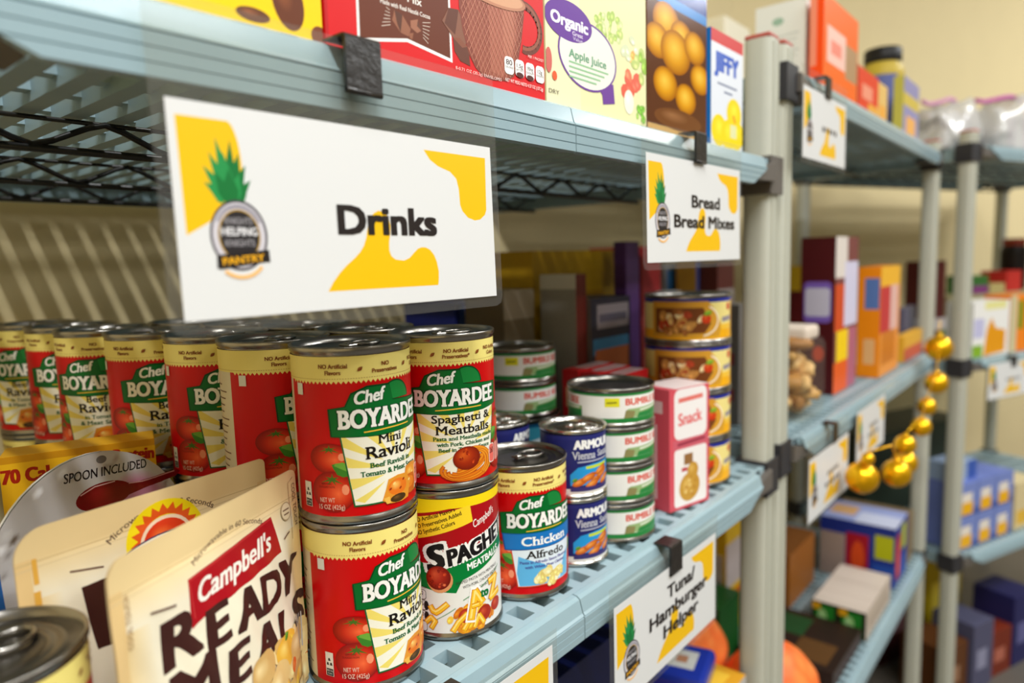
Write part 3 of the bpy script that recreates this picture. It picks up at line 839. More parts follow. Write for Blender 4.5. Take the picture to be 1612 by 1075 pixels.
def tuna_label(H, sticker=False, teal=False):
    A = Art(); base = (236, 234, 228) if not teal else (60, 150, 176)
    A.rect(-H, 0, H, 29, base); A.rect(-H, 0, H, 4.5, (40, 130, 60) if not teal else (24, 88, 120)); A.rect(-H, 26.6, H, 29, (40, 130, 60) if not teal else (20, 80, 120))
    for c in (40, -60):
        if teal:
            A.poly([(c - 30, 5), (c + 20, 8), (c + 24, 24), (c - 10, 20)], (120, 200, 226)); A.line([(c - 24, 14), (c - 8, 16)], 5, (220, 232, 236)); continue
        A.text('BUMBLE BEE', c + 4, 17.5, 6.4, (214, 70, 50), w=52, bold=.034)
        A.poly([(c - 24, 5), (c - 20, 13.5), (c + 34, 15.5), (c + 34, 4.5)], (150, 178, 120)); A.poly([(c - 24, 4.5), (c - 14, 4.5), (c - 12, 11), (c - 22, 12.5)], (140, 132, 84))
        A.poly([(c - 10, 4.6), (c - 8, 9), (c + 34, 12), (c + 34, 4.6)], (46, 132, 66)); A.line([(c - 6, 11.6), (c + 30, 13.6)], 1.6, (226, 232, 214))
    if sticker: A.rect(-2, 16, 12, 25, (226, 220, 40)); A.line([(0, 20), (9, 20.5)], 1.5, (120, 116, 30))
    return A


def chicken_label(H):
    A = Art(); A.rect(-H, 0, H, 51, (240, 222, 140)); A.rect(-H, 46.5, H, 51, (30, 44, 150)); A.rect(-H, 0, H, 12, (246, 178, 20))
    for c in (-20, 90):
        A.poly([(c - 55, 3), (c - 55, 48), (c + 14, 48), (c + 26, 34), (c + 34, 16), (c + 30, 3)], (214, 156, 50)); A.poly([(c - 50, 8), (c - 50, 40), (c + 8, 40), (c + 18, 20), (c + 10, 8)], (120, 66, 30))
        A.speckle(c - 20, 22, 26, 14, 26, 6, [(220, 176, 110), (196, 140, 70), (170, 60, 30), (236, 204, 150), (150, 90, 40)], 21)
        A.line([(c + 26 * math.cos(t) + 2, 24 + 20 * math.sin(t)) for t in np.linspace(-1.3, 1.0, 12)], 2, (250, 240, 214))
        A.ell(c + 12, 26, 6, 6, (206, 60, 24), (230, 110, 50)); A.leaf(c + 14, 33, 12, 6, 20, (110, 160, 40), (150, 190, 60)); A.ell(c + 48, 40, 4.4, 5, (200, 40, 30), (230, 120, 100))
        A.line([(c + 36, 24), (c + 62, 26)], 6, (150, 140, 150)); A.line([(c + 34, 15), (c + 60, 16)], 6, (246, 196, 60))
    return A


def can_kind(r, h, art, lid=DARKLID, metal=STEEL, tab=True, seam=.0045, deg=0.0, rings=True, name='can', ah=None):
    """a food can: steel body with rolled seams, printed label, beaded lid with a ring pull (the first of its kind)"""
    C_ = empty(name); rs = r + .0011
    b = MB()
    b.lathe([(0, .003), (r * .86, .003), (r * .9, .0015), (r - .0008, 0), (rs, .0006), (rs, .0030), (r, seam), (r - .0003, seam + .001), (r - .0003, h - seam - .001), (r, h - seam), (rs, h - .0030), (rs, h - .0005), (rs - .0006, h), (rs - .0016, h - .0002), (r - .0018, h - .0046)], 96)
    b.build('can_body', metal, C_, ink=False)
    if ah:
        kv = (h - 2 * seam - .0016) * 1000 / ah; art.p = [(p * np.array([1, kv]), c, q) for p, c, q in art.p]
    l = MB(); art.cyl(l, r + .00012, seam + .0008, 96); l.build('label', P_LABEL, C_)
    d = MB(); q = r - .0014; z = h - .0046
    pr = [(q, z), (q * .95, z - .0004), (q * .92, z - .0002)]
    if rings: pr += [(q * .84, z), (q * .80, z + .0012), (q * .76, z), (q * .68, z), (q * .65, z + .0009), (q * .61, z), (q * .5, z - .0002)]
    pr += [(0, z - .0002)]
    d.lathe(pr, 64); L = d.build('lid', lid, C_, ink=False)
    if tab:
        t = MB(); ring = [(.0085 * math.cos(a) * 1.25 + .012, .0085 * math.sin(a), z + .0020) for a in np.linspace(0, 2 * math.pi, 22)[:-1]]
        t.tube(ring, .0014, 8, closed=True); t.bevbox(-.006, .004, -.005, .005, z + .0008, z + .0026, .0008); t.lathe([(.0028, z), (.0028, z + .0034), (0, z + .0036)], 14, cx=-.002); t.build('pull_tab', metal, L, ink=False)
    return C_


_first = {}


def place(key, maker, x, y, z, az, label, cat, group=None, name=None):
    """az = compass angle (degrees, from +X) the label front faces"""
    if key not in _first: o = _first[key] = maker()
    else: o = copy_tree(_first[key])
    o.location = (x, y, z); o.rotation_euler = (0, 0, math.radians(az + 90))
    tag(o, label, cat, group)
    return o


CH = .1112; CP = .1116
mk = lambda kind: (lambda: can_kind(.0381, CH, chef_label(kind), name='pasta_can'))
col1 = [(.277, .070, 274.5, 'mini'), (.269, .149, 301, 'beef'), (.266, .228, 272, 'beef'), (.252, .306, 267, 'beef'), (.239, .384, 247, 'beef'), (.238, .463, 257, 'beef'), (.230, .542, 239, 'beef')]
nth = ['front', 'second', 'third', 'fourth', 'fifth', 'sixth', 'last']
GU, GL = 'red pasta cans stacked two high in a row', 'red pasta cans of the bottom layer'
for i, (x, y, az, k) in enumerate(col1):
    if i == 0: lb = 'red mini ravioli can, sharp, at the front of the row, top layer'
    elif i == 6: lb = 'red ravioli can at the wall end of the top row, at the left frame edge'
    else: lb = 'red ravioli can, %s from the aisle in the receding top row' % nth[i]
    place(k, mk(k), x, y, ZA + CP, az, lb, 'can', GU)
    if i == 0: lb = 'red mini ravioli can on the shelf under the sharp mini ravioli can'
    else: lb = 'red ravioli can on the shelf under the %s can of the receding row' % nth[i]
    place(k, mk(k), x, y, ZA, 288 if i == 0 else az + 9, lb, 'can', GL)
col2 = [(.357, .067, 250, 'spag'), (.349, .1468, 280, 'spag'), (.346, .226, 262, 'beef'), (.333, .305, 250, 'beef'), (.320, .384, 255, 'beef')]
for i, (x, y, az, k) in enumerate(col2):
    lb = 'red spaghetti and meatballs can on top of the alphabet pasta can' if i == 0 else 'red pasta can, %s from the aisle behind the spaghetti and meatballs can' % nth[i]
    place(k, mk(k), x, y, ZA + CP, az, lb, 'can', GU)
    if i: place(k, mk(k), x, y, ZA, az + 20, 'red pasta can on the shelf, %s from the aisle behind the alphabet pasta can' % nth[i], 'can', GL)
place('alpha', lambda: can_kind(.0381, CH, alphabet_label(), name='pasta_can'), .357, .067, ZA, 226.3, 'red and white alphabet pasta can with yellow flash, under the spaghetti can', 'can')
place('alfredo', lambda: can_kind(.0381, CH, chef_label('alfredo'), name='pasta_can'),   .4358, .060, ZA, 258, 'red pasta can with blue Chicken Alfredo band standing alone', 'can')
place('mini', mk('mini'), .066, .0565, ZA, 300, 'blurred can with pale yellow label in the bottom left corner', 'can')
place('spag', mk('spag'), .044, .160, ZA, 300, 'can whose steel rim shows behind the corner can at the left edge', 'can')

mv = lambda: can_kind(.0298, .0615, vienna_label(), lid=STEEL_L, metal=STEEL_L, seam=.0035, name='sausage_can', ah=54)
VX, VY = .5065, .0555
place('vienna', mv, VX, VY, ZA, 205, 'small navy sausage can at the bottom of the two-can stack', 'can', 'navy sausage cans')
place('vienna', mv, VX, VY, ZA + .0619, 202, 'small navy sausage can on top of the two-can stack', 'can', 'navy sausage cans')
place('vienna', mv, .481, .1245, ZA, 230, 'navy sausage can under the one with the bright lid behind the Alfredo can', 'can', 'navy sausage cans')
place('vienna', mv, .481, .1245, ZA + .0619, 235, 'navy sausage can with bright lid, behind the Alfredo can', 'can', 'navy sausage cans')

mt_ = lambda: can_kind(.0420, .0372, tuna_label(132), lid=DARKLID, metal=STEEL, tab=False, seam=.0040, name='tuna_can', ah=29)
mts = lambda: can_kind(.0420, .0372, tuna_label(132, True), lid=DARKLID, metal=STEEL, tab=False, seam=.0040, name='tuna_can', ah=29)
mtt = lambda: can_kind(.0460, .0520, tuna_label(144, teal=True), lid=DARKLID, metal=STEEL, tab=False, seam=.0045, name='tuna_can', ah=29)
BX, BY = .5805, .061
for k, nm in enumerate(('bottom can', 'second can up', 'third can up')):
    place('tuna', mt_, BX, BY, ZA + k * .0376, 206 + (k % 2) * 3, 'white and green tuna can, %s of the four-can stack' % nm, 'can', 'white and green tuna cans')
place('tunas', mts, BX, BY, ZA + 3 * .0376, 207, 'white and green tuna can with yellow price sticker, top of the four-can stack', 'can', 'white and green tuna cans')
TX, TY = .585, .185
for k in range(2): place('teal', mtt, TX, TY, ZA + k * .0524, 215, ('teal can at the bottom of', 'teal can second up in')[k] + ' the stack behind the tuna cans', 'can', 'teal cans')
for k in range(2): place('tunas' if k else 'tuna', mts, TX, TY, ZA + .1048 + k * .0376, 205, ('grey-green can resting on the teal can, behind the tuna cans', 'topmost grey-green can with yellow sticker, behind the tuna cans')[k], 'can', 'cans on the teal cans')

mc = lambda: can_kind(.0505, .0565, chicken_label(159), lid=STEEL, metal=STEEL, tab=False, seam=.0040, name='chicken_can', ah=51)
KX, KY = .780, .076
for k, nm in enumerate(('bottom can', 'second can up', 'third can up', 'top can')):
    place('chick', mc, KX, KY, ZA + k * .0569, (246, 249, 243, 240)[k], 'yellow chicken can with blue rim, %s of the four-can stack by the post' % nm, 'can', 'yellow chicken cans')

# ---------------------------------------------------------------- pouches, bowl and box at the left


def pouch_surface(W, H, D, side):
    """stand-up pouch: flat sealed edges, swelling towards the foot"""
    def fn(u, v):
        a = max(0.0, min(1.0, (u - 9) / (W - 18))); b = max(0.0, min(1.0, (H - 17 - v) / (H - 17)))
        g = math.sin(math.pi * a) ** .75 * min(1.0, (b * 1.15)) ** .8 if 0 < a < 1 else 0.0
        wav = .0006 * math.sin(u * .35 + v * .12) * min(1, 3 * b) + .0004 * math.sin(v * .11 - u * .05)
        return (u / 1000, -side * (.0006 + D * g) + wav, v / 1000)
    return fn


def round_outline(W, H, rl, rr):
    pts = [(0, 0), (W, 0)]
    for k in range(9): t = math.radians(90 * k / 8); pts.append((W - rr + rr * math.cos(t), H - rr + rr * math.sin(t)))
    for k in range(9): t = math.radians(90 + 90 * k / 8); pts.append((rl + rl * math.cos(t), H - rl + rl * math.sin(t)))
    return pts


def make_pouch(label, O, ang, W, H, D, art, back_col, rl, rr):
    P = empty('meal_pouch', O, math.radians(ang)); tag(P, label, 'pouch', 'cream ready-meal pouches')
    f = MB(); art.bent(f, pouch_surface(W, H, D, 1), W / 48, H / 48, clip=(W, H)); f.build('printed_front', P_POUCH, P)
    bk = MB(); ba = Art(); ba.poly(round_outline(W, H, rl, rr), back_col); fb = pouch_surface(W, H, D, -1)
    ba.bent(bk, fb, 6.0, 6.0)
    bk.f = [q[::-1] for q in bk.f]; bk.nm = [[tuple(-np.array(x)) for x in n][::-1] if n is not None else None for n in bk.nm]
    bk.build('back_panel', P_POUCH, P)
    e = MB(); s_ = [(3 + k * (W - 6) / 12, 0) for k in range(13)]; fn = pouch_surface(W, H, D, 1)
    ring = [fn(u, 0) for u, _ in s_] + [fb(u, 0) for u, _ in s_[::-1]]
    e.face([(x, y, .0004) for x, y, z in ring], 0, back_col); e.build('gusset_foot', P_POUCH, P)
    return P


CRM, TANS, BRN = (238, 228, 202), (232, 198, 138), (62, 30, 26)


def pouch_base(W, H, rl, rr):
    A = Art(); A.poly(round_outline(W, H, rl, rr), CRM)
    def fade(q, cols): A._add(q, cols, A.nxt())
    T2 = (236, 208, 152)
    top = [p for p in round_outline(W, H, rl, rr) if p[1] >= H - 16.5]
    fade([(0, H - 36), (W, H - 36), (W, H - 15), (0, H - 15)], [CRM, CRM, T2, T2])
    fade([(7, 0), (20, 0), (20, H - 36), (7, H - 36)], [T2, CRM, CRM, T2]); fade([(W - 18, 0), (W - 7, 0), (W - 7, H - 36), (W - 18, H - 36)], [CRM, T2, T2, CRM])
    A.poly([(0, 0), (7, 0), (7, H - 15), (0, H - 15)], TANS); A.poly([(W - 7, 0), (W, 0), (W, H - 15), (W - 7, H - 15)], TANS)
    A.poly([(W, H - 15)] + top + [(0, H - 15)], (236, 208, 152))
    A.line([(0, H - 17), (W, H - 17)], .5, (206, 176, 122)); A.line([(0, H - 20), (W, H - 20)], .4, (216, 192, 146))
    return A


A = pouch_base(146, 143, 9, 5)
A.text('Microwavable in 60 Seconds', 79, 127.6, 3.0, (86, 56, 46), w=60, bold=.01, arc=62)
A.poly([(44, 116), (117, 121.5), (121, 98), (50, 93.5), (42, 91)], (168, 12, 26)); A.line([(45, 95.2), (44.6, 115), (116, 120.4)], .5, (200, 60, 60))
A.text("Campbell's", 81, 102.6, 10.5, (246, 238, 226), w=64, bold=.022, shear=.38, rot=2.4)
for t, x, v, h, w_, r_ in (('R', 34.5, 79.5, 22.5, 21, 2), ('E', 58, 76, 19, 16, 0), ('A', 81, 73.5, 19.5, 20, -3), ('D', 103.5, 72, 20, 21, -5), ('Y', 126, 69.5, 21, 22, -8),
                           ('M', 38, 53, 22, 28, 2), ('E', 67, 50, 19, 17, 0), ('A', 91, 47.5, 19.5, 21, -3), ('L', 113, 46, 18, 15, -5), ('S', 134, 43, 21, 16, -8)):
    A.text(t, x, v, h, BRN, w=w_, bold=.045, shear=.10, rot=r_)
A.line([(20, 110.5), (34, 107.8)], 1, (96, 60, 50)); A.line([(126, 104), (133, 106)], 1, (96, 60, 50))
A.text('COOL TOUCH', 140.4, 121, 3.2, (96, 66, 50), w=27, rot=-90); A.ell(132, 119.5, 5.4, 5.8, (176, 150, 110), n=20); A.ell(132, 119.5, 4.7, 5.1, (232, 214, 176), n=20); A.line([(129, 120.5), (135, 120.5)], .9, (120, 90, 64)); A.line([(129.6, 117.8), (134.6, 117.8)], .9, (120, 90, 64))
A.line([(136.8, 100), (136.8, 136), (142, 138.5)], .35, (130, 96, 66)); A.text('COOL TOUCH', 9.6, 112, 2.6, (160, 120, 70), w=26, rot=90)
A.speckle(112, 22, 40, 26, 60, 8.5, [(226, 196, 130), (214, 172, 96), (240, 214, 150), (236, 180, 60), (196, 150, 90), (226, 120, 40)], 31)
A.ell(84, 45, 12, 9, (206, 166, 100), (240, 214, 156), rot=20); A.ell(108, 42, 11, 9, (230, 176, 60), (246, 216, 120), rot=-10); A.ell(128, 36, 13, 10, (216, 178, 112), (244, 222, 168)); A.ell(96, 30, 13, 10, (222, 186, 120), (246, 226, 170), rot=30)
A.ell(76, 30, 6, 4, (224, 96, 30), (246, 150, 70)); A.ell(117, 28, 5, 4, (224, 96, 30), (246, 150, 70)); A.leaf(112, 49, 7, 4, 20)
for k in range(4): A.line([(129 + k * 3.2, 52 - k * .6), (132 + k * 3, 26)], 1.3, (190, 186, 178))
A.poly([(12, 4), (12, 34), (20, 38), (28, 30), (26, 4)], (240, 176, 90))
make_pouch('cream ready-meals pouch with big brown lettering, front of the pouches', (.105, .0225, ZA + .001), 24.5, 146, 143, .017, A, (226, 200, 150), 9, 5)
A = pouch_base(150, 144, 15, 4)
A.text('Microwavable in 60 Seconds', 77, 133.4, 3.4, (86, 56, 46), w=68, bold=.01, arc=52)
A.ell(77, 116, 24, 22, (250, 222, 20), n=40)
for k in range(11):
    t = math.radians(2 + k * 17.6); a, b = math.cos(t), math.sin(t)
    A.poly([(77 + 14 * a - 4.2 * b, 116 + 13 * b + 4.2 * a), (77 + 14 * a + 4.2 * b, 116 + 13 * b - 4.2 * a), (77 + 21.5 * a, 116 + 20 * b)], (234, 92, 30))
A.ell(77, 114, 16.4, 14.6, (250, 220, 190), n=30); A.ell(77, 113.6, 14.6, 13, (222, 60, 24), (246, 130, 60), n=30)
A.ell(77, 106, 33, 13.4, (40, 40, 90), n=40); A.ell(77, 106, 32, 12.6, (244, 240, 232), n=40); A.ell(77, 105.6, 30, 11, (178, 16, 34), n=40)
A.poly([(28, 106), (126, 108), (124, 70), (32, 70)], BRN)
A.line([(24, 116), (40, 112.6)], 1, (96, 60, 50)); A.line([(8.6, 116), (8.6, 128)], 2.4, (226, 170, 70)); A.line([(8.4, 99), (8.4, 111)], 3, (226, 170, 70))
make_pouch('cream pouch with yellow sun emblem, standing behind the ready-meals pouch', (.089, .0965, ZA + .001), 8.4, 150, 144, .014, A, (226, 200, 150), 15, 4)

# round lidded bowl stood on its edge
B_ = empty('snack_bowl', (.0915, .186, ZA + .0005), math.radians(14)); tag(B_, 'white round lidded bowl printed Spoon Included, on edge behind the pouches', 'bowl')
RX, RZ = 70, 76; N = 48
b = MB(); prof = [(1.0, 0), (1.0, .002), (.94, .003), (.86, .016), (.74, .022), (0, .022)]
for k in range(len(prof) - 1):
    for i in range(N):
        q = [(RX / 1000 * (1 + f * math.cos(2 * math.pi * j / N)), y, RZ / 1000 * (1 + f * math.sin(2 * math.pi * j / N))) for f, y, j in ((prof[k][0], prof[k][1], i), (prof[k + 1][0], prof[k + 1][1], i), (prof[k + 1][0], prof[k + 1][1], i + 1), (prof[k][0], prof[k][1], i + 1))]
        b.face(q, 0, (222, 220, 216), True)
b.build('bowl_shell', P_CARTON, B_)
A = Art(); A.ell(RX, RZ, RX, RZ, (220, 217, 218), n=48)
A.ell(RX + 34, RZ + 34, 26, 20, (214, 140, 176), (224, 150, 184), n=24, rot=-42, rim=(220, 217, 218), off=(0, 0))
A.text('SPOON INCLUDED', 81, 134.4, 6.2, (26, 24, 34), w=58, bold=.015, rot=-5)
A.ell(78, 146.2, 3.6, 2.6, (120, 118, 118), n=16)
A.ell(78, 121, 19.6, 9.4, (132, 10, 20), (160, 18, 30), n=30, rot=-3); A.poly([(94, 125), (104, 123.4), (134, 123.6), (137, 121.6), (133, 118.6), (108, 117.4), (95, 116)], (132, 10, 20))
A.line([(62, 126), (72, 129), (86, 128.6)], .8, (236, 190, 190)); A.line([(96, 124.2), (106, 122.6), (132, 122.8)], .8, (226, 170, 170))
A.poly([(2, 60), (1, 92), (5, 100), (10, 96), (12, 60)], (40, 110, 190))
def lidfn(u, v):
    du, dv = (u - RX) / RX, (v - RZ) / RZ; r_ = math.sqrt(du * du + dv * dv)
    return (u / 1000, -.0012 - .0006 * math.sin(u * .13 + v * .05) * max(0, 1 - r_) - (.0008 if .86 < r_ < .93 else 0), v / 1000)
m_ = MB(); A.bent(m_, lidfn, 4.0, 4.0); m_.build('foil_lid', P_FOIL, B_)


# ---------------------------------------------------------------- cartons


def carton(name, label, cat, x0, x1, y0, y1, z0, z1, col, front=None, left=None, top=None, group=None, rz=0.0, pivot=None, m=None, right=None, bev=.0008):
    """a printed box; front = art on the aisle side, left = art on the side turned to the near end; art is drawn by f(art, width_mm, height_mm)"""
    px, py = pivot or (x0, y0)
    b = MB(); b.bevbox(x0 - px, x1 - px, y0 - py, y1 - py, 0, z1 - z0, bev, 0, col)
    W, D, H = (x1 - x0), (y1 - y0), (z1 - z0)
    for f, O, U, V, w_, h_ in ((front, (x0 - px, y0 - py, 0), (1, 0, 0), (0, 0, 1), W, H), (left, (x0 - px, y1 - py, 0), (0, -1, 0), (0, 0, 1), D, H),
                               (top, (x0 - px, y0 - py, H), (1, 0, 0), (0, 1, 0), W, D), (right, (x1 - px, y0 - py, 0), (0, 1, 0), (0, 0, 1), D, H)):
        if f:
            a = Art(); f(a, w_ * 1000, h_ * 1000); a.flat(b, O, U, V, lim=(w_ * 1000, h_ * 1000))
    o = b.build(name, m or P_CARTON, None, (px, py, z0), rz); tag(o, label, cat, group)
    return o


def carton_px(name, label, cat, yf, xl, xr, yt, zb, depth, col, top_y=None, **k):
    """carton whose aisle face spans frame columns xl..xr on the plane y = yf"""
    x0, x1 = at(xl, yt, y=yf)[0], at(xr, yt, y=yf)[0]; z1 = at(xl, yt, y=yf)[2]
    return carton(name, label, cat, x0, x1, yf, yf + depth, zb, z1, col, **k)


def patches(*ps):
    """printed colour fields, in fractions of the face: (x0, y0, x1, y1, colour)"""
    def f(A, W, H):
        for p in ps:
            if len(p) == 5: A.rect(p[0] * W, p[1] * H, p[2] * W, p[3] * H, p[4])
            else: A.ell(p[0] * W, p[1] * H, p[2] * W, p[3] * H, p[4], p[5])
    return f


def f(A, W, H):
    A.rect(0, 0, W, H, (246, 190, 30)); A.rect(0, H - 5, W, H, (214, 150, 20))
    A.text('70 Calories', 26, H - 19, 9.5, (176, 34, 10), w=50, bold=.05); A.text('per serving', 28, H - 26, 3, (176, 60, 10), w=22)
    A.text('Protein', 82, H - 14, 8.5, (176, 34, 10), w=26, bold=.05, rot=-3); A.line([(8, H - 37), (34, H - 37)], 3, (186, 60, 10)); A.line([(6, H - 46), (40, H - 46)], 4, (186, 40, 10))
    A.rect(0, 0, W, 50, (214, 120, 20))
carton('cereal_carton', 'yellow carton reading 70 Calories and Protein, in front of the ravioli row', 'box', .126, .2225, .272, .3040, ZA, 1.146, (236, 176, 30), front=f, right=lambda A, W, H: A.rect(0, 0, W, H, (24, 44, 110)), rz=math.radians(-21.6))

# cocoa, juice and baking boxes on the upper shelf


def yellow_front(A, W, H):
    A.rect(0, 0, W, H, (248, 206, 0)); A.ell(W * .80, 16, 9, 14, (104, 52, 26), (150, 84, 46), rot=10); A.ell(W * .60, 5, 9, 3.4, (104, 60, 34), (150, 90, 56)); A.ell(W * .28, 14, 12, 6, (236, 226, 200), (252, 248, 236)); A.ell(W * .2, 22, 14, 4, (250, 244, 224)); A.ell(W * .45, 30, 7, 9, (60, 30, 20)); A.ell(W * .1, 34, 6, 8, (96, 50, 28))
    A.line([(W * .05, 24), (W * .35, 30), (W * .52, 26)], 2.4, (244, 236, 210)); A.ell(W * .98, 3, 5, 5, (120, 60, 30))


def cocoa(A, W, H):
    R = (214, 18, 22); A.rect(0, 0, W, H, R); A.rect(0, 0, 2, H, (190, 12, 18))
    A.poly([(22.6, H), (20.6, 6), (57, 13.2), (94, 8.6), (93, H)], (240, 236, 232)); A.poly([(24.2, H), (22.4, 8.2), (57, 15.2), (92.2, 10.8), (91.4, H)], (104, 48, 24))
    A.text('Mix', 64, 36.2, 4.2, (240, 232, 224), w=11, bold=.02); A.text('Made with Real Nestlé Cocoa', 57, 30.4, 2.5, (240, 230, 222), w=38, bold=.015)
    for pts, c in (([(46, 23), (48, 29), (54, 27.6), (60, 21), (58, 16.5), (52, 17.4)], (150, 94, 68)), ([(48, 29), (54, 27.6), (52, 17.4), (49.6, 22)], (92, 52, 36)), ([(60, 26), (66, 28), (68.4, 22), (65, 20), (60, 22)], (160, 104, 78)), ([(66, 28), (68.4, 22), (65, 24)], (100, 58, 40)), ([(58, 18.4), (62, 19.4), (61, 15.6), (59, 15.6)], (146, 90, 64))): A.poly(pts, c)
    for k in range(6):
        A.line([(38 + k * .8, 18 + 2.2 * k), (44.4, 20 + 1.6 * k)], .35, (226, 206, 190)); A.line([(69.6, 27 - 1.7 * k), (76 - k * .5, 28.4 - 2.5 * k)], .35, (226, 206, 190))
    A.poly([(86, 32), (92, 41), (101, 42), (107, 30), (106, 12), (99, 14), (95, 24)], (136, 88, 68)); A.poly([(92, 41), (101, 42), (97, 26), (88, 31)], (100, 56, 40)); A.poly([(95, 24), (101, 25), (109, 20), (110, 9.5), (101, 11), (96, 16)], (104, 58, 42)); A.poly([(95, 24), (101, 25), (108, 21), (103, 19.5)], (136, 80, 58))
    hd = [(167 + 17.5 * math.cos(t) * (1 if math.cos(t) > 0 else .5), 46 + 15 * math.sin(t)) for t in np.linspace(-1.75, 1.75, 26)]
    A.line(hd, 5.6, (112, 56, 40)); A.line([(x - .8, y + .8) for x, y in hd], 2.2, (150, 86, 64))
    L = [(100.5, H), (101.4, 44), (104, 30), (109, 17), (115, 9.4), (122, 5.6), (132, 4.6), (146, 6.4)]; Rr = [(154, 11), (159, 22), (163, 36), (166.5, 54), (168, H)]
    A.poly(L + Rr, (134, 66, 50)); A.poly([(106, H), (110, 26), (120, 9), (132, 6.6), (148, 9), (156, 22), (162, 44), (164, H)], (150, 80, 62)); A.poly([(128, H), (130, 10), (142, 8.6), (152, 18), (158, 40), (158, H)], (172, 100, 80)); A.poly([(142, H), (144, 12), (150, 17), (155, 36), (154, H)], (186, 116, 94))
    lx = np.array(L[:6] + [(132, 4.6)])[::-1]; rx = np.array([(132, 4.6), (146, 6.4)] + Rr)
    inside = lambda x, y: np.interp(y, lx[:, 1], lx[:, 0]) + 1 < x < np.interp(y, rx[:, 1], rx[:, 0]) - 1
    for k in range(-18, 26):
        for sg in (1, -1):
            seg = [(101 + k * 4.2 + sg * (y - 6) * .62, y) for y in np.arange(5.5, min(H, 62), 1.4)]; seg = [p for p in seg if inside(*p)]
            if len(seg) > 2: A.line(seg[::3] + [seg[-1]], .42, (200, 132, 108))
    A.ell(134, 60, 34, 7.4, (190, 130, 100), n=34); A.ell(136, 60.5, 29, 6, (214, 160, 124), (236, 200, 170), n=34)
    for k, (a, b_) in enumerate((('80', 'CALORIES'), ('1.5g', 'SAT FAT'), ('190mg', 'SODIUM'), ('12g', 'SUGARS'))):
        x = 143.6 + k * 11.4; A.rrect(x, 11.4, x + 10, 23, 3, (240, 238, 234)); A.text(a, x + 5, 17.6, 3.4 if k == 0 else 2.6, (60, 24, 20), w=6.4 if k != 3 else 5, bold=.01); A.text(b_, x + 5, 15.4, 1.3, (60, 24, 20), w=8.2)
        if k in (1, 2): A.ell(x + 5, 12.8, 4, 1.8, (84, 36, 28), n=16)
    A.text('PER 1 PACKET', 178.5, 26.6, 1.8, (246, 220, 212), w=18); A.text('8-0.71 OZ (20.2g) ENVELOPES', 118, 1.2 + 4, 1.8, (250, 214, 206), w=44); A.text('NET WT PESO NETO 4.37 OZ (137.2g)', 165, 6.2, 2.2, (250, 226, 220), w=42, bold=.01)


def juice(A, W, H):
    A.rect(0, 0, W, H, (232, 228, 176)); A.rect(0, 0, W * .3, H, (234, 230, 188))
    A.speckle(88, 72, 22, 10, 30, 4, [(190, 208, 120), (170, 196, 96), (206, 216, 150)], 3); A.speckle(122, 34, 14, 16, 8, 8, [(226, 100, 76), (232, 120, 84), (226, 96, 70)], 5); A.speckle(120, 62, 14, 10, 8, 5, [(240, 170, 80), (246, 200, 110), (214, 220, 180)], 6); A.speckle(136, 52, 9, 14, 8, 6, [(150, 190, 70), (190, 206, 120), (224, 226, 190)], 2); A.speckle(139, 10, 9, 5, 9, 4, [(120, 180, 60), (150, 196, 80)], 6); A.ell(117, 17, 8, 10, (244, 240, 220), (252, 250, 240))
    A.poly([(64, 26), (92, 27), (94, 12), (76, 9), (75, 16)], (110, 60, 150))
    A.ell(56, 42, 41, 26, (110, 60, 150), n=40); A.ell(56, 42, 39, 24.4, (238, 238, 222), n=40)
    A.ell(30, 63, 31, 14.5, (100, 44, 148), n=36); A.text('Organic', 31, 58.6, 8.2, (244, 240, 246), w=48, bold=.045); A.text('Great', 41, 54, 3, (226, 214, 236), w=14, bold=.02); A.text('Value', 41, 50.6, 2.6, (226, 214, 236), w=13)
    A.text('Apple Juice', 55, 37.4, 6, (110, 160, 126), w=52, bold=.03)
    for k in range(4): A.line([(29, 34 - 3.6 * k), (84 - 6 * k, 34 - 3.6 * k)], 1.3, (150, 196, 150))
    A.ell(10, 20, 3, 3.4, (230, 90, 40)); A.ell(3, 30, 4, 9, (206, 100, 90)); A.text('DRY', 9, 7, 3, (120, 110, 90), w=13)
carton('cookie_carton', 'yellow carton with brown cookies, left of the red cocoa box', 'box', .130, .2275, .012, .085, ZB, 1.50, (248, 206, 0), front=yellow_front)
carton('cocoa_carton', 'red hot cocoa carton showing a brown mug, on the upper shelf', 'box', .2295, .4185, .012, .085, ZB, 1.515, (206, 16, 20), front=cocoa)
carton('juice_carton', 'pale green organic apple juice carton right of the cocoa box', 'box', .4205, .5675, .012, .10, ZB, 1.500, (224, 222, 166), front=juice)


def muffins(A, W, H):
    A.rect(0, 0, W, H, (96, 56, 34)); A.rect(0, 0, W, 5, (214, 170, 100)); A.rect(0, H * .60, W, H, (30, 70, 150)); A.rect(0, H * .575, W, H * .62, (70, 140, 210)); A.rect(W * .1, H * .72, W * .9, H * .80, (216, 196, 150))
    for x, y, r in ((.3, .50, .19), (.55, .46, .17), (.16, .40, .17), (.45, .38, .22), (.78, .44, .17), (.28, .22, .17), (.62, .18, .16), (.88, .30, .16)):
        A.ell(x * W, y * H, r * W * 1.12, r * W * .74, (228, 160, 30), (250, 206, 80), rim=(170, 100, 16), off=(-.1, .2))
    A.ell(W * .5, H * .07, W * .4, H * .05, (120, 74, 40), (160, 110, 70))
carton('muffin_mix_bag', 'glossy blue and brown bag of golden muffins, beside the apple juice', 'bag', .570, .692, .012, .07, ZB, 1.585, (40, 70, 140), front=muffins, left=lambda A, W, H: (A.rect(0, 0, W, H * .6, (110, 66, 40)), A.rect(0, H * .6, W, H, (30, 70, 150))), m=P_FOIL, bev=.006)


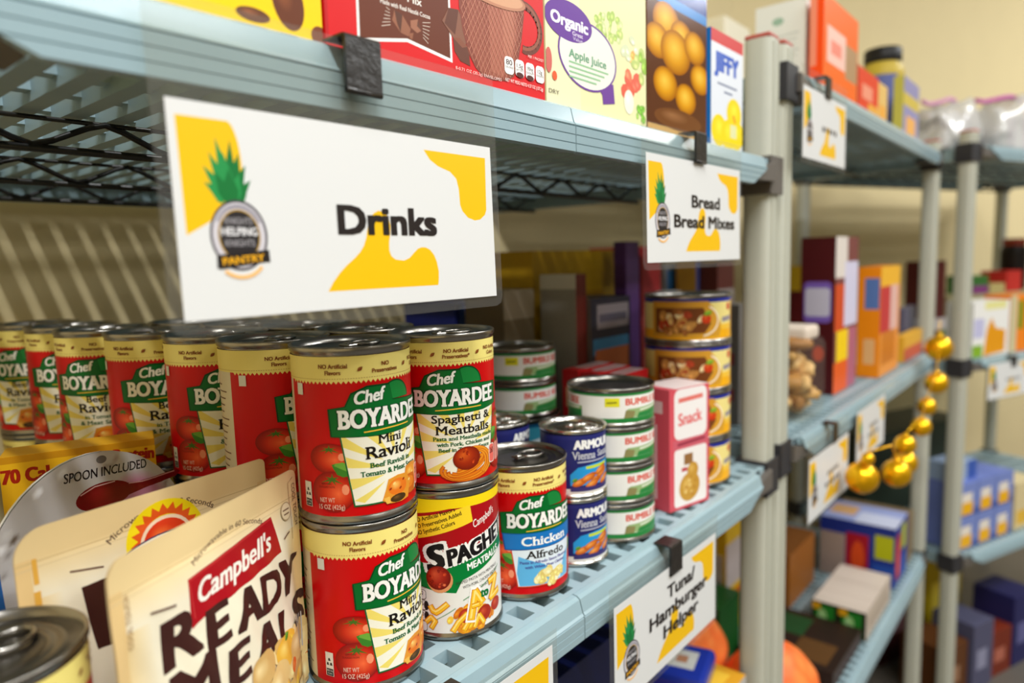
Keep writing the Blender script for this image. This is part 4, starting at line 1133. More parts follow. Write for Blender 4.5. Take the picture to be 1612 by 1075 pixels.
def mixbox(A, W, H):
    A.rect(0, 0, W, H, (226, 230, 238)); A.rect(0, H - 13, W, H, (206, 60, 60)); A.text('JIFFY', W * .48, H * .66, 18, (50, 90, 190), w=W * .72, bold=.06); A.line([(W * .2, H * .55), (W * .8, H * .55)], 2, (110, 120, 150)); A.line([(W * .4, H * .49), (W * .65, H * .49)], 2, (110, 120, 150))
    for x, y in ((.25, .14), (.55, .12), (.8, .14), (.72, .32)): A.ell(x * W, y * H, W * .24, H * .14, (240, 214, 10), (252, 236, 60), off=(0, .3))
    A.rect(W * .6, H * .1, W * .8, H * .22, (226, 226, 170)); A.line([(W * .7, H * .3), (W * .75, H * .25)], 4, (230, 140, 30))
carton('mix_carton', 'white and yellow baking-mix carton next to the shelf post', 'box', .703, .786, .012, .065, ZB, 1.504, (40, 120, 200), front=mixbox, left=lambda A, W, H: A.rect(0, 0, W, H, (30, 120, 196)))

# pink snack carton and the red ones behind it
def snack(A, W, H):
    A.rect(0, 0, W, H, (214, 84, 96)); A.rrect(8, H * .58, W - 4, H - 1, 8, (240, 234, 232)); A.rrect(8, 3, W - 4, H * .50, 4, (240, 234, 230)); A.rect(6, H * .50, W - 2, H * .58, (206, 96, 110))
    A.line([(16, H * .9), (W - 12, H * .91)], 5, (226, 120, 110)); A.text('Snack', W * .52, H * .70, 13, (226, 110, 110), w=W * .58, bold=.03, rot=3); A.line([(14, H * .54), (W - 8, H * .55)], 3, (150, 50, 70))
    A.rect(W * .36, H * .36, W * .58, H * .45, (150, 106, 60)); A.ell(W * .5, H * .17, W * .26, H * .12, (200, 150, 60), (226, 184, 96), rot=12); A.ell(W * .58, H * .30, W * .14, H * .07, (200, 150, 60), (226, 184, 96)); A.speckle(W * .5, H * .17, W * .18, H * .08, 12, 2.4, [(176, 122, 44), (226, 186, 110)], 8)
    A.rect(W * .3, H * .31, W * .44, H * .34, (190, 60, 70))
carton('snack_carton', 'pink and white snack carton standing right of the tuna stack', 'box', .648, .714, .032, .078, ZA, 1.1325, (212, 88, 100), front=snack, left=lambda A, W, H: (A.rect(0, 0, W, H, (208, 78, 92)), A.line([(W * .6, 12), (W * .6, H * .7)], 3, (232, 180, 184)), A.rect(W * .4, H * .8, W * .8, H * .9, (228, 190, 190))), top=patches((0, 0, 1, 1, (232, 214, 212)), (0, .0, .16, 1, (212, 88, 100))), rz=math.radians(-13))
for k in range(3):
    carton('snack_carton', ('red carton with white top directly behind the pink snack carton', 'middle of three red cartons with white tops behind the tuna', 'red carton with white top farthest from the pink snack carton')[k], 'box',
           .652 - .003 * k, .722, .098 + k * .0235, .098 + k * .0235 + .0225, ZA, 1.141 + .002 * k, (190, 26, 30), front=patches((0, 0, 1, 1, (196, 30, 34)), (.1, .1, .9, .5, (220, 180, 150))), left=lambda A, W, H: (A.rect(0, 0, W, H, (186, 24, 28)), A.rect(W * .2, H * .7, W * .7, H * .86, (214, 170, 130))), top=patches((.25, .1, .95, .9, (206, 196, 196)), (.3, .3, .8, .6, (196, 120, 120))), group='red snack cartons')

# dim goods at the back of the lower shelf
GB = 'goods at the back of the lower shelf'; ZBM = 1.012
def bp(*a, **k): return carton_px(*a, group=GB, **k)
bp('cereal_carton', 'wide yellow carton with grey top at the back, under the bread sign', 'box', .245, 838, 974, 395, 1.10, .085, (196, 154, 30), front=patches((0, 0, 1, 1, (190, 150, 26)), (.2, .35, .8, .7, (170, 128, 20))), top=patches((0, 0, 1, 1, (160, 150, 130))))
carton('storage_crate', 'dark crate at the back of the shelf carrying the yellow carton', 'crate', at(838, 395, y=.2455)[0], at(974, 395, y=.2455)[0], .2455, .33, ZA, 1.0995, (60, 52, 44))
bp('cracker_carton', 'narrow purple carton next to the wide yellow carton', 'box', .205, 985, 1006, 380, ZA, .02, (84, 50, 110))
bp('cracker_carton', 'maroon carton right of the purple carton at the back', 'box', .25, 1010, 1040, 388, ZBM, .1, (130, 34, 34), front=patches((0, .2, 1, .6, (150, 60, 56))))
bp('meal_carton', 'grey-white carton with black square, left of the navy cartons', 'box', .176, 906, 922, 432, ZA, .054, (140, 136, 128), left=patches((0, 0, 1, 1, (146, 142, 136)), (.1, .42, .42, .58, (36, 34, 36)), (0, .93, 1, 1, (200, 196, 186))), front=patches((0, 0, 1, 1, (110, 36, 30))), top=patches((0, 0, 1, 1, (196, 190, 178))))
for k in range(2):
    za, zb_ = (ZA, 1.120) if k == 0 else (1.1205, 1.222)
    x0, x1 = at(930, 500, y=.172)[0], at(992, 500, y=.172)[0]
    carton('fish_carton', ('lower navy carton under another navy carton, behind the red cartons', 'upper navy carton with blue and orange picture, behind the red cartons')[k], 'box', x0, x1, .172, .236, za, zb_, (34, 34, 52), left=patches((0, 0, 1, 1, (120, 112, 110))), front=patches((0, 0, 1, 1, (44, 42, 58)), (.15, .62, .95, .92, (150, 140, 146)), (.05, .3, .95, .5, (60, 130, 180)), (.1, .08, .95, .36, (186, 100, 50)), (.2, .7, .9, .8, (90, 84, 100))), group='navy cartons')
bp('meal_carton', 'dim beige carton behind the grey-green cans', 'box', .236, 792, 840, 458, ZA, .064, (140, 128, 104), left=patches((0, 0, 1, 1, (110, 96, 76))), front=patches((.4, .4, .75, .7, (112, 102, 80)), (0, .85, 1, 1, (190, 180, 160))))
bp('cookie_carton', 'blue and purple carton seen just above the spaghetti can', 'box', .335, 716, 780, 478, ZA, .1, (34, 44, 120), front=patches((.1, .55, .5, .98, (60, 90, 170)), (.6, .6, .95, .95, (120, 50, 130)), (0, .3, 1, .5, (190, 110, 70)), (0, 0, 1, .3, (176, 170, 160))))
bp('cracker_carton', 'white and blue carton at the back left of the chicken cans', 'box', .30, 1046, 1084, 415, ZBM, .06, (120, 120, 124), front=patches((.1, .8, .9, .95, (50, 110, 170)), (.3, .1, .6, .7, (90, 86, 90))))
bp('cracker_carton', 'yellow and blue carton right behind the chicken cans', 'box', .25, 1096, 1126, 412, ZBM, .04, (196, 150, 60), front=patches((.0, .6, .35, 1, (70, 90, 160)), (.4, .3, .6, .9, (190, 90, 50))))
bp('meal_carton', 'dark brown carton at the back beside the post', 'box', .215, 1130, 1156, 412, ZBM, .04, (90, 44, 38), front=patches((0, .55, 1, .8, (140, 130, 124)), (.2, .2, .9, .5, (110, 100, 96))))
bp('meal_carton', 'grey carton with red marks beside the post, behind the chicken cans', 'box', .105, 1164, 1184, 480, ZBM, .04, (120, 116, 112), left=patches((0, 0, 1, 1, (116, 112, 108)), (.3, .2, .8, .3, (140, 40, 50)), (.3, .5, .8, .6, (140, 40, 50))))
def jar(label, x, y, z, r, h, col, lidc, cat='jar', group=None, wrap=None):
    J = empty('food_jar', (x, y, z)); tag(J, label, cat, group)
    b = MB(); b.lathe([(0, 0), (r * .92, 0), (r, .004), (r, h * .74), (r * .97, h * .80), (r * .8, h * .86), (r * .8, h * .88)], 40, 0, col); b.build('jar_body', P_CARTON, J)
    if wrap:
        n_ = 20; q = MB(); v = [(r * 1.004 * math.cos(math.radians(wrap[1] + (wrap[2] - wrap[1]) * k / n_)), r * 1.004 * math.sin(math.radians(wrap[1] + (wrap[2] - wrap[1]) * k / n_)), zz) for zz in (h * .06, h * .72) for k in range(n_ + 1)]
        q.add(v, [(k, k + 1, n_ + 2 + k, n_ + 1 + k) for k in range(n_)], 0, wrap[0], True); q.build('jar_label', P_CARTON, J)
    d = MB(); d.lathe([(r * .86, h * .86), (r * .88, h * .87), (r * .88, h * .985), (r * .82, h), (0, h)], 40, 0, lidc); d.build('jar_lid', P_CARTON, J)
    return J
_q = at(1052, 466, y=.155); jar('small jar whose white lid pokes up behind the chicken cans', _q[0], .155, ZA, .021, at(1052, 458, y=.155)[2] - ZA, (150, 140, 120), (232, 230, 226), group=GB)
_q = at(1110, 466, y=.165); jar('small jar with pale orange lid behind the chicken cans', _q[0], .165, ZBM, .018, at(1110, 462, y=.165)[2] - ZBM, (160, 140, 110), (222, 176, 130), group=GB)

# ---------------------------------------------------------------- the second unit
Z1, Z2, Z3 = 1.508, 1.012, .475
GT = 'goods on the top shelf of the second unit'
def lines_side(A, W, H):
    A.rect(0, 0, W, H, (226, 226, 220)); A.ell(W * .45, H * .82, 9, 6, (150, 180, 160))
    for k in range(6): A.line([(W * .14, H * (.66 - .055 * k)), (W * (.86 - .04 * (k % 3)), H * (.68 - .055 * k))], 1.6, (176, 180, 176))
def side_box(name, label, xb, xf, xr, ytop, yf, zb, col, left=None, front=None, top=None, group=None, cat='box', m=None, bev=.0012):
    """carton from its three visible upright edges: back-left, front-left, front-right"""
    P0 = at(xf, ytop, y=yf); d = ray(xb, ytop); yb = EYE[1] + d[1] * (P0[0] / d[0]); x1 = at(xr, ytop, y=yf)[0]
    return carton(name, label, cat, P0[0], x1, yf, max(yb, yf + .02), zb, P0[2], col, left=left, front=front, top=top, group=group, m=m, bev=bev)
def orange_front(A, W, H):
    A.rect(0, 0, W, H, (244, 106, 6)); A.rect(W * .10, H * .36, W * .62, H * .72, (244, 196, 180)); A.rect(W * .62, H * .3, W * .98, H * .66, (176, 140, 100)); A.rect(W * .2, H * .46, W * .5, H * .6, (240, 140, 120))
side_box('tea_carton', 'white carton with faint lines of print beside the post, top shelf', 1190, 1270, 1281, -6, .06, Z1, (226, 226, 220), left=lines_side, front=patches((0, 0, 1, 1, (216, 210, 200)), (.1, .3, .9, .6, (236, 180, 170))), group=GT)
side_box('cracker_carton', 'bright orange carton with pale panel on the top shelf', 1281, 1298, 1353, -14, .03, Z1, (240, 84, 10), left=patches((0, 0, 1, 1, (246, 74, 10)), (.0, .3, .5, 1, (240, 140, 110))), front=orange_front, group=GT)
side_box('snack_carton', 'small dark brown carton right of the orange carton', 1338, 1342, 1352, 92, .03, Z1, (120, 50, 34), group=GT)
side_box('snack_pouch', 'red and orange carton beside the black-lidded jar', 1347, 1352, 1384, 102, .03, Z1, (224, 60, 24), front=patches((0, 0, 1, 1, (226, 64, 24)), (.2, .4, .7, .7, (240, 150, 120)), (.5, 0, 1, .35, (236, 170, 60))), group=GT)
side_box('cracker_carton', 'small yellow carton in front of the black-lidded jar', 1380, 1384, 1398, 128, .03, Z1, (230, 190, 110), front=patches((.1, .1, .8, .5, (240, 170, 60))), group=GT)
px = at(1387, 180, y=.11); jar('blue and yellow jar with black lid on the top shelf', px[0], .11, Z1, .046, at(1387, 76, y=.11)[2] - Z1, (196, 170, 60), (26, 24, 24), group=GT, wrap=((96, 104, 160), 150, 235))
side_box('cereal_carton', 'blue and yellow carton at the far end of the top shelf', 1413, 1424, 1448, 118, .03, Z1, (120, 130, 190), front=patches((0, 0, 1, 1, (150, 146, 190)), (0, .55, 1, .75, (214, 190, 80)), (.2, .1, .8, .4, (246, 180, 90))), left=patches((0, 0, 1, 1, (190, 180, 80))), group=GT)
carton_px('flour_bag', 'cream paper bag behind the post top, left of the white tea carton', 'bag', .36, 1142, 1182, 22, 1.508, .1, (236, 228, 204), bev=.006)

GM = 'goods on the middle shelf of the second unit'
# clear bag of brown chips
def rock_bag():
    B = empty('chip_bag', (0, 0, 0)); tag(B, 'clear bag of tan root chips right of the double post', 'bag', GM)
    X0 = 1.115
    yb = .20
    zt = at(1285, 515, x=1.09)[2]
    b = MB(); g = random.Random(5)
    for k in range(70):
        y = g.uniform(.04, yb - .025); z = Z2 + .012 + (zt - Z2 - .035) * g.random(); x = X0 - .028 + g.uniform(0, .05); bm = bmesh.new(); bmesh.ops.create_icosphere(bm, subdivisions=2, radius=g.uniform(.014, .024))
        M_ = Matrix.Translation((x, y, z)) @ Matrix.Rotation(g.random() * 6, 4, 'Z') @ Matrix.Rotation(g.random() * 6, 4, 'X') @ Matrix.Diagonal((1.3, .8, .5, 1))
        for v in bm.verts: v.co = M_ @ (v.co * (1 + .25 * math.sin(v.co.x * 260) * math.cos(v.co.y * 240)))
        c = g.choice([(206, 160, 92), (186, 136, 72), (226, 184, 120), (150, 104, 52), (214, 172, 104), (80, 110, 50)] if k % 9 == 0 else [(206, 160, 92), (186, 136, 72), (226, 184, 120), (166, 116, 60)])
        b.bm(bm, 0, c, True)
    o = b.build('root_chips', P_CARTON, B); o['kind'] = 'stuff'
    h = MB(); h.bevbox(X0 - .03, X0 + .03, .028, yb - .01, zt - .022, zt, .006, 0, (222, 206, 190)); h.box(X0 - .031, X0 + .0, yb - .1, yb - .05, zt - .02, zt - .004, 0, (110, 150, 150)); h.build('header_seal', P_CARTON, B)
    f = MB(); f.bevbox(X0 - .05, X0 + .05, .020, yb, Z2 + .001, zt - .018, .015); f.build('bag_film', FILM, B, ink=False)
    return B
rock_bag()
def maroon_left(A, W, H):
    A.rect(0, 0, W, H, (74, 14, 20)); A.rrect(W * .1, H * .46, W * .9, H * .72, 8, (120, 90, 180)); A.rrect(W * .14, H * .50, W * .86, H * .68, 6, (200, 196, 216)); A.ell(W * .55, H * .26, W * .16, H * .05, (200, 60, 20))
def maroon_front(A, W, H):
    A.rect(0, 0, W, H, (120, 60, 60)); A.rect(W * .0, H * .74, W * .5, H, (224, 214, 206)); A.rect(0, H * .4, W * .45, H * .7, (206, 70, 16)); A.rect(W * .4, H * .42, W, H * .84, (210, 206, 230)); A.rect(W * .1, H * .16, W * .6, H * .4, (246, 206, 10)); A.rect(0, 0, W * .6, H * .2, (230, 90, 20)); A.rect(W * .6, 0, W, H * .4, (176, 96, 120))
side_box('cereal_carton', 'tall maroon carton with purple lettering panel, middle shelf', 1262, 1317, 1352, 372, .055, Z2, (74, 14, 20), left=maroon_left, front=maroon_front, group=GM)
side_box('cereal_carton', 'maroon and yellow carton behind the tan chip bag', 1243, 1264, 1272, 418, .30, Z2, (100, 20, 24), left=patches((0, .7, 1, 1, (214, 170, 30))), group=GM)
side_box('rice_carton', 'orange carton with blue label right of the maroon carton', 1352, 1388, 1418, 420, .03, Z2, (240, 132, 20), left=patches((0, 0, 1, 1, (244, 140, 16)), (.3, .62, .95, .9, (90, 120, 180)), (.3, .12, .8, .35, (236, 180, 120))), front=patches((0, 0, 1, 1, (236, 150, 60)), (0, .4, .5, .85, (196, 40, 50)), (.5, .4, .9, .85, (226, 180, 170)), (0, .82, 1, 1, (240, 180, 40)), (.1, .1, .8, .4, (206, 120, 30))), group=GM)
side_box('fish_carton', 'slate-blue carton past the orange carton, middle shelf', 1418, 1424, 1442, 486, .06, Z2, (90, 88, 110), group=GM)
side_box('snack_carton', 'low yellow and red carton near the far post, middle shelf', 1416, 1424, 1452, 530, .03, Z2, (226, 170, 50), front=patches((0, 0, 1, .5, (206, 90, 60))), group=GM)


GLW = 'goods on the low shelf of the second unit'
def blue_front(A, W, H):
    A.rect(0, 0, W, H, (30, 50, 140)); A.rect(W * .1, H * .1, W * .42, H * .85, (170, 20, 40)); A.ell(W * .27, H * .45, W * .13, H * .3, (226, 80, 30)); A.rect(W * .5, H * .5, W * .86, H * .92, (176, 180, 20)); A.rect(W * .5, H * .05, W * .9, H * .4, (40, 80, 170))
def blue_left(A, W, H):
    A.rect(0, 0, W, H, (30, 50, 140)); A.rect(0, 0, W * .35, H * .75, (170, 150, 140)); A.rect(W * .36, H * .05, W * .66, H * .8, (170, 20, 40)); A.ell(W * .52, H * .4, W * .09, H * .28, (226, 80, 30)); A.rect(W * .74, H * .45, W * .98, H * .85, (186, 190, 20)); A.rect(W * .72, 0, W, H * .36, (40, 80, 170))
def long_lid(A, W, H): A.rect(0, 0, W, H, (206, 190, 176)); A.line([(W * .3, 0), (W * .3, H)], 2, (176, 156, 142)); A.line([(W * .62, 0), (W * .62, H)], 2, (180, 160, 146))
def green_end(A, W, H):
    A.rect(0, 0, W, H, (30, 44, 24))
    for k in range(2): A.rect(W * (.06 + .5 * k), H * .1, W * (.42 + .5 * k), H * .9, (36, 130, 44)); A.ell(W * (.2 + .5 * k), H * .5, W * .09, H * .25, (150, 206, 130), (190, 226, 170)); A.rect(W * (.0 + .5 * k), H * .7, W * (.16 + .5 * k), H * .95, (226, 170, 30))
LX = at(1386, 885, y=.05)
carton('noodle_case', 'long beige packet box with green printed ends on the low shelf', 'box', 1.478, 1.695, .022, .128, Z3, .536, (206, 190, 176), left=green_end, top=long_lid, front=patches((0, 0, 1, 1, (196, 178, 160)), (.1, .2, .9, .6, (180, 160, 140))), group=GLW)
carton('snack_case', 'dark brown tray carton before the green ended packet box', 'box', 1.27, 1.466, .028, .20, Z3, .507, (60, 36, 24), left=patches((0, 0, 1, 1, (48, 30, 20)), (.3, .3, .8, .8, (110, 60, 30))), top=patches((0, 0, 1, 1, (40, 26, 20)), (.1, .1, .5, .5, (90, 60, 30)), (.5, .5, .9, .9, (30, 70, 36))), group=GLW)
carton('detergent_carton', 'blue carton with red and yellow patches beyond the beige packet box', 'box', 1.76, 1.895, .027, .195, Z3, .622, (34, 54, 150), left=blue_left, front=blue_front, top=patches((0, 0, 1, 1, (150, 160, 206)), (.0, .0, .6, .55, (196, 200, 222)), (.3, .6, .8, .95, (206, 160, 110))), group=GLW)
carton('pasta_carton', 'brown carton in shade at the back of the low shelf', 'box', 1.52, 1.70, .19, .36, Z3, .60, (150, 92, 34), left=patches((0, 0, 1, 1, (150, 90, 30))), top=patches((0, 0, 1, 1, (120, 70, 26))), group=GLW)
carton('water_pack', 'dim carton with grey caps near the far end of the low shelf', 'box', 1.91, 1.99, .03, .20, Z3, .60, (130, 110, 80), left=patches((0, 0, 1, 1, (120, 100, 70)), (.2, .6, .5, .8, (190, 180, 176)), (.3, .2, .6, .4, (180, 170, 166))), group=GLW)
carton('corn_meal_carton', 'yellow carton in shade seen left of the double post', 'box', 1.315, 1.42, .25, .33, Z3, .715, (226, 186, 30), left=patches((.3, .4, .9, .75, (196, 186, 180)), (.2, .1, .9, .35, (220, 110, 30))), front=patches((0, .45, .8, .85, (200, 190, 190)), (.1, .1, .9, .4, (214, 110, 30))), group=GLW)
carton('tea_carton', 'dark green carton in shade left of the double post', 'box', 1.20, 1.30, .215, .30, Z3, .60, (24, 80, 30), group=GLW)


def net_bag(label, c, r, col, group):
    """rounded net sack of oranges with a gathered neck"""
    B = empty('orange_net_bag', c); tag(B, label, 'bag', group)
    b = MB(); bm = bmesh.new(); bmesh.ops.create_uvsphere(bm, u_segments=36, v_segments=22, radius=1)
    for v in bm.verts:
        k = 1 + .07 * math.sin(v.co.x * 6 + 1) * math.cos(v.co.y * 5) + .04 * math.sin(v.co.z * 8)
        v.co = Vector((v.co.x * r[0] * k, v.co.y * r[1] * k, max(v.co.z, -.72) * r[2] + .72 * r[2]))
    b.bm(bm, 0, col, True); b.build('sack', NET, B)
    n = MB(); n.lathe([(.03, r[2] * 1.66), (.014, r[2] * 1.74), (.012, r[2] * 1.78), (.02, r[2] * 1.86), (.0, r[2] * 1.87)], 18, 0, col); n.build('gathered_neck', NET, B)
    return B
NET = print_mat('orange_netting', .55)
nt = NET.node_tree; pr = nt.nodes['Principled BSDF']; tc = nt.nodes.new('ShaderNodeTexCoord'); vo = nt.nodes.new('ShaderNodeTexVoronoi'); vo.inputs['Scale'].default_value = 34
mxn = nt.nodes.new('ShaderNodeMix'); mxn.data_type = 'RGBA'; mxn.inputs[6].default_value = (*lin((255, 150, 70)), 1); mxn.inputs[7].default_value = (*lin((244, 92, 10)), 1)
nt.links.new(tc.outputs['Object'], vo.inputs['Vector']); nt.links.new(vo.outputs['Distance'], mxn.inputs[0]); nt.links.new(mxn.outputs[2], pr.inputs['Base Color'])
net_bag('bright orange net bag right of the double post, low shelf of the second unit', (1.118, .088, Z3), (.082, .075, .083), (240, 96, 14), GLW)

# ---------------------------------------------------------------- low shelf of the near unit
ZL = .47; GN = 'goods on the low shelf of the near unit'
net_bag('orange net bag left of the double post, in the gap below the tuna sign', (1.07, .225, Z3), (.10, .065, .105), (236, 88, 16), GLW)
for k, (x, y, z, rz, lb) in enumerate(((.765, .045, .712, 14, 'dark blue packet with white centre lying on the yellow packets'),)):
    carton('snack_packet', lb, 'packet', x, x + .085, y, y + .075, z, z + .03, (30, 50, 150), top=patches((.25, .25, .75, .75, (196, 196, 190)), (.4, .4, .6, .6, (170, 120, 90))), rz=math.radians(rz), m=P_FOIL, bev=.008, group=GN)
carton('snack_case', 'yellow packets case under the dark blue packet, low shelf', 'box', .60, .86, .03, .19, ZL, .711, (226, 160, 40), top=patches((0, 0, 1, 1, (222, 158, 40)), (.05, .05, .4, .4, (230, 220, 200)), (.45, 0, .55, .6, (130, 60, 160)), (.6, .1, .95, .45, (240, 190, 60)), (.0, .6, .4, .95, (214, 130, 40))), front=patches((0, 0, .5, 1, (214, 150, 40)), (.5, 0, 1, 1, (190, 186, 180))), group=GN)
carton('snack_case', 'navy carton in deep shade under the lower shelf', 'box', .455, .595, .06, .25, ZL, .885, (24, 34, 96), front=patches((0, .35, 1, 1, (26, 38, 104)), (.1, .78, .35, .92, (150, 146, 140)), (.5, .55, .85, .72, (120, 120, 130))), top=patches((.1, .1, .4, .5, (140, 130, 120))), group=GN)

# ---------------------------------------------------------------- the turned end unit


def end_carton(name, label, cat, x0, x1, y0, y1, z0, z1, col, **k):
    p_ = con(x0, y0)
    return carton(name, label, cat, p_[0], p_[0] + x1 - x0, p_[1], p_[1] + y1 - y0, z0, z1, col, rz=CA, pivot=(p_[0], p_[1]), **k)


E1, E2, E3 = 1.525, .985, .462; GE = 'goods on the turned end unit'
def amber(A, W, H):
    A.rect(0, 0, W, H, (232, 230, 226)); A.poly([(W * .3, 0), (W * .38, H * .5), (W * .5, H * .7), (W * .62, H * .5), (W * .9, H * .45), (W * .9, H * .05)], (224, 150, 20)); A.rect(W * .02, H * .35, W * .3, H * .7, (190, 188, 220)); A.rect(0, 0, W * .28, H * .22, (130, 170, 40)); A.rect(W * .3, H * .85, W * .9, H, (226, 220, 150))
end_carton('cereal_carton', 'white carton with amber picture right of the far post, middle shelf', 'box', .075, .245, .03, .1, E2, 1.130, (230, 228, 224), front=amber, group=GE)
end_carton('cereal_carton', 'orange and green carton at the right frame edge, middle shelf', 'box', .250, .38, .03, .1, E2, 1.140, (236, 130, 30), front=patches((0, 0, .25, 1, (200, 190, 150)), (.3, .4, .5, .9, (110, 140, 30)), (.6, .7, 1, 1, (232, 80, 30))), group=GE)
end_carton('storage_tray', 'pale low carton at the back of the end unit', 'box', .44, 1.06, .30, .44, E2, 1.120, (170, 160, 120), group=GE)
for k, (x, c, h, lb) in enumerate(((.57, (60, 110, 50), .06, 'green and purple carton right of the far post'), (.67, (190, 170, 110), .03, 'pale yellow flat carton between green and red ones'), (.77, (200, 50, 44), .07, 'red carton at the right edge of the picture'))):
    end_carton('cookie_carton', lb, 'box', x, x + .09, .305, .39, 1.1208, 1.1208 + h, c, front=patches((0, .0, 1, .45, (130, 60, 120) if k == 0 else c)), group=GE)
_r = con(.915, .36); jar('dark bottle with red cap at the right frame edge', _r[0], _r[1], 1.1208, .04, .18, (30, 24, 22), (150, 60, 40), group=GE)
end_carton('cracker_carton', 'dark red carton seen between the two far posts', 'box', .33, .41, .30, .38, 1.0555, 1.235, (84, 30, 26), group=GE)
end_carton('rice_carton', 'low pale carton carrying the dark red one, between the far posts', 'box', .32, .43, .29, .39, E2, 1.055, (190, 180, 176), left=patches((0, 0, .5, .5, (120, 80, 30))), front=patches((0, 0, 1, .5, (120, 80, 30)), (.5, 0, 1, .5, (90, 110, 40))), group=GE)
# blue and yellow cups, two layers
def cup_front(A, W, H): A.rect(0, 0, W, H, (120, 136, 196)); A.rect(0, 0, W, H * .2, (70, 90, 160)); A.rect(W * .15, H * .05, W * .75, H * .42, (236, 176, 20)); A.rect(W * .15, H * .42, W * .7, H * .7, (230, 220, 206))
for r_ in range(2):
    for c_ in range(3):
        end_carton('cup_pack', '%s blue and yellow pack %s, low shelf of the end unit' % (('lower', 'upper')[r_], ('nearest the far post', 'second from the far post', 'third from the far post')[c_]), 'pack', .05 + c_ * .088, .05 + c_ * .088 + .085, .03, .13, E3 + r_ * .092, E3 + r_ * .092 + .0915, (110, 126, 190), front=cup_front, group='blue and yellow packs')
end_carton('cracker_carton', 'beige carton right of the blue and yellow packs', 'box', .325, .45, .03, .13, E3, .60, (214, 196, 150), front=patches((.1, .1, .6, .4, (226, 180, 60))), group=GE)
end_carton('snack_carton', 'small pink and blue carton lying on the blue and yellow packs', 'box', .05, .16, .05, .12, E3 + .184, E3 + .235, (150, 170, 200), front=patches((0, 0, .3, 1, (206, 170, 180)), (.6, 0, 1, 1, (60, 90, 170))), group=GE)
end_carton('storage_crate', 'dark green crate at the back of the low shelf, end unit', 'crate', .05, .55, .30, .48, E3, .72, (50, 60, 48), group=GE)


def zip_bag(label, x0, x1, y0, y1, z0, h, seed, strip=(190, 60, 160)):
    """clear zip bag, lumpy, with a coloured closure strip"""
    p_ = con(x0, y0); B = empty('zip_bag', (p_[0], p_[1], z0), CA); tag(B, label, 'bag', 'clear zip bags on the end unit')
    W, D = x1 - x0, y1 - y0; g = random.Random(seed)
    bm = bmesh.new(); bmesh.ops.create_cube(bm, size=1); bmesh.ops.subdivide_edges(bm, edges=bm.edges[:], cuts=7, use_grid_fill=True)
    ph = [g.random() * 6 for _ in range(4)]
    for v in bm.verts:
        x, y, z = v.co + Vector((.5, .5, .5)); k = 1 - .35 * z * z
        w_ = .012 * math.sin(9 * x + ph[0]) * math.cos(7 * z + ph[1]) + .010 * math.sin(13 * y + ph[2] + 5 * z)
        v.co = (x * W + w_, D * (.5 + (y - .5) * k) + w_ * .8, z * h * (.86 + .14 * math.sin(5 * x + ph[3])) + (w_ if z > .1 else 0))
        v.co.z = max(v.co.z, .0005)
    b = MB(); b.bm(bm, 0, (236, 232, 234), True); b.build('bag_film', BAGF, B, ink=False)
    s_ = MB(); s_.tube([(W * t, D * .5 + .006 * math.sin(8 * t), h * (1.0 + .07 * math.sin(5 * t + ph[3]))) for t in np.linspace(.03, .97, 12)], .006, 8, 0, strip); s_.build('zip_strip', P_CARTON, B)
    c = MB()
    for k in range(14): c.bevbox(W * (.08 + .06 * k), W * (.08 + .06 * k) + .03, D * .2, D * .8, .003, h * g.uniform(.45, .8), .006, 0, g.choice([(230, 226, 226), (216, 206, 212), (236, 236, 232)]))
    o = c.build('wrapped_contents', P_CARTON, B); o['kind'] = 'stuff'
zip_bag('clear zip bag with pink strip on the end unit, at the far post', .004, .160, .075, .21, E1, .135, 3, (214, 150, 190))
zip_bag('clear zip bag with magenta strip on the end unit, at the right edge', .21, .46, .05, .20, E1, .155, 8)
zip_bag('clear zip bag standing behind the other two on the end unit', .06, .40, .27, .42, E1, .165, 12, (200, 110, 150))

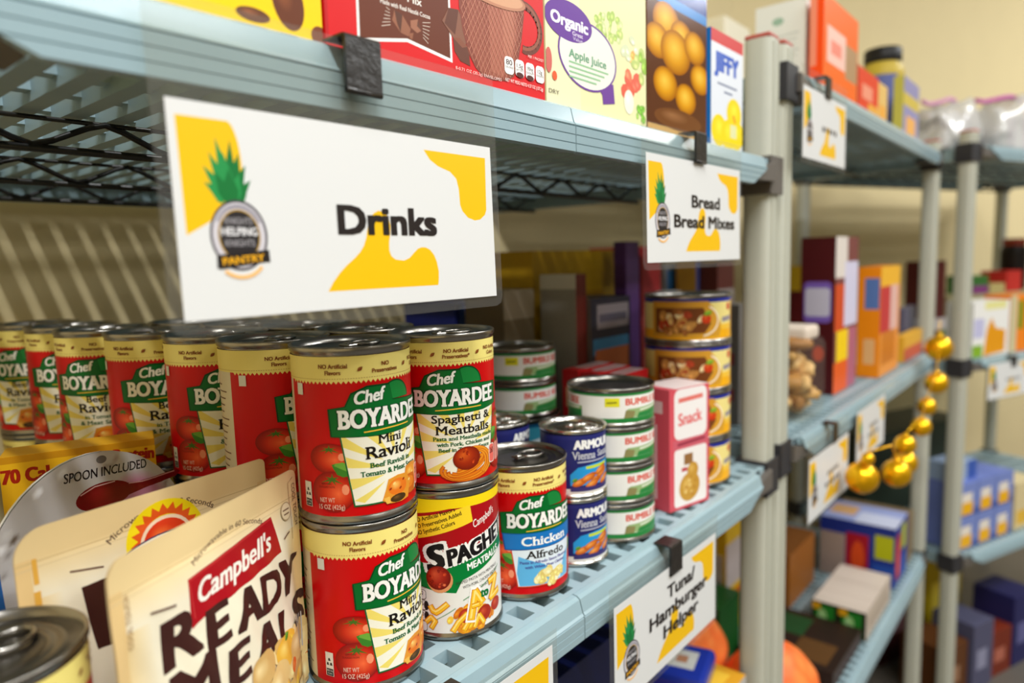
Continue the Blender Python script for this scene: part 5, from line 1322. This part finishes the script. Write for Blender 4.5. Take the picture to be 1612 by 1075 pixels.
# dark clutter on the lowest level of the end unit
g = random.Random(3)
for k, (x, y, w_, d_, h, c, lb) in enumerate((
        (.06, .06, .12, .12, .16, (96, 56, 26), 'brown carton on the floor by the end unit post'), (.19, .05, .10, .12, .20, (84, 84, 110), 'blue-grey carton on the floor under the end unit'),
        (.30, .06, .11, .12, .14, (120, 44, 24), 'rust carton on the floor under the end unit'), (.42, .06, .12, .12, .22, (40, 40, 90), 'indigo carton on the floor under the end unit'),
        (.08, .26, .20, .15, .30, (60, 24, 24), 'dark red carton at the back under the end unit'), (.30, .26, .20, .15, .34, (196, 170, 20), 'mustard yellow carton at the back under the end unit'))):
    end_carton('storage_carton', lb, 'box', x, x + w_, y, y + d_, 0.0, h, c, front=patches((.2, .3, .7, .6, tuple(min(255, q + 60) for q in c))), group='cartons under the end unit')

# ---------------------------------------------------------------- gold baubles
G_ = empty('bauble_garland', tuple(at(1478, 535, y=-.035))); tag(G_, 'garland of shiny gold baubles hanging from the middle shelf', 'garland')
O = Vector(G_.location); pts = []
for i, (x, y, r, Y) in enumerate(((1478, 548, 20, -.035), (1474, 603, 17, -.045), (1459, 640, 14, -.05), (1450, 672, 15, -.06), (1425, 700, 16, -.07), (1424, 728, 19, -.045), (1411, 745, 22, -.075), (1357, 752, 25, -.04), (1366, 722, 10, -.05))):
    p_ = at(x, y, y=Y); d_ = float((p_ - EYE) @ RW[:, 2]); R_ = r * d_ / FPX
    b = MB(); bm = bmesh.new(); bmesh.ops.create_uvsphere(bm, u_segments=28, v_segments=18, radius=R_)
    b.bm(bm, 0, smooth=True); o = b.build('bauble', GOLD, G_, Vector(p_) - O, ink=False)
    c = MB(); c.lathe([(R_ * .22, R_ * .95), (R_ * .22, R_ * 1.12), (0, R_ * 1.14)], 14); c.build('bauble_cap', GOLD, o, ink=False)
    pts.append(Vector(p_) - O + Vector((0, 0, R_ * 1.1)))
s_ = MB(); s_.tube([pts[0] + Vector((0, 0, .03))] + pts[:7] + [pts[6] + Vector((-.04, 0, .03)), pts[8], pts[7]], .0015, 6); s_.build('gold_cord', GOLD, G_, ink=False)
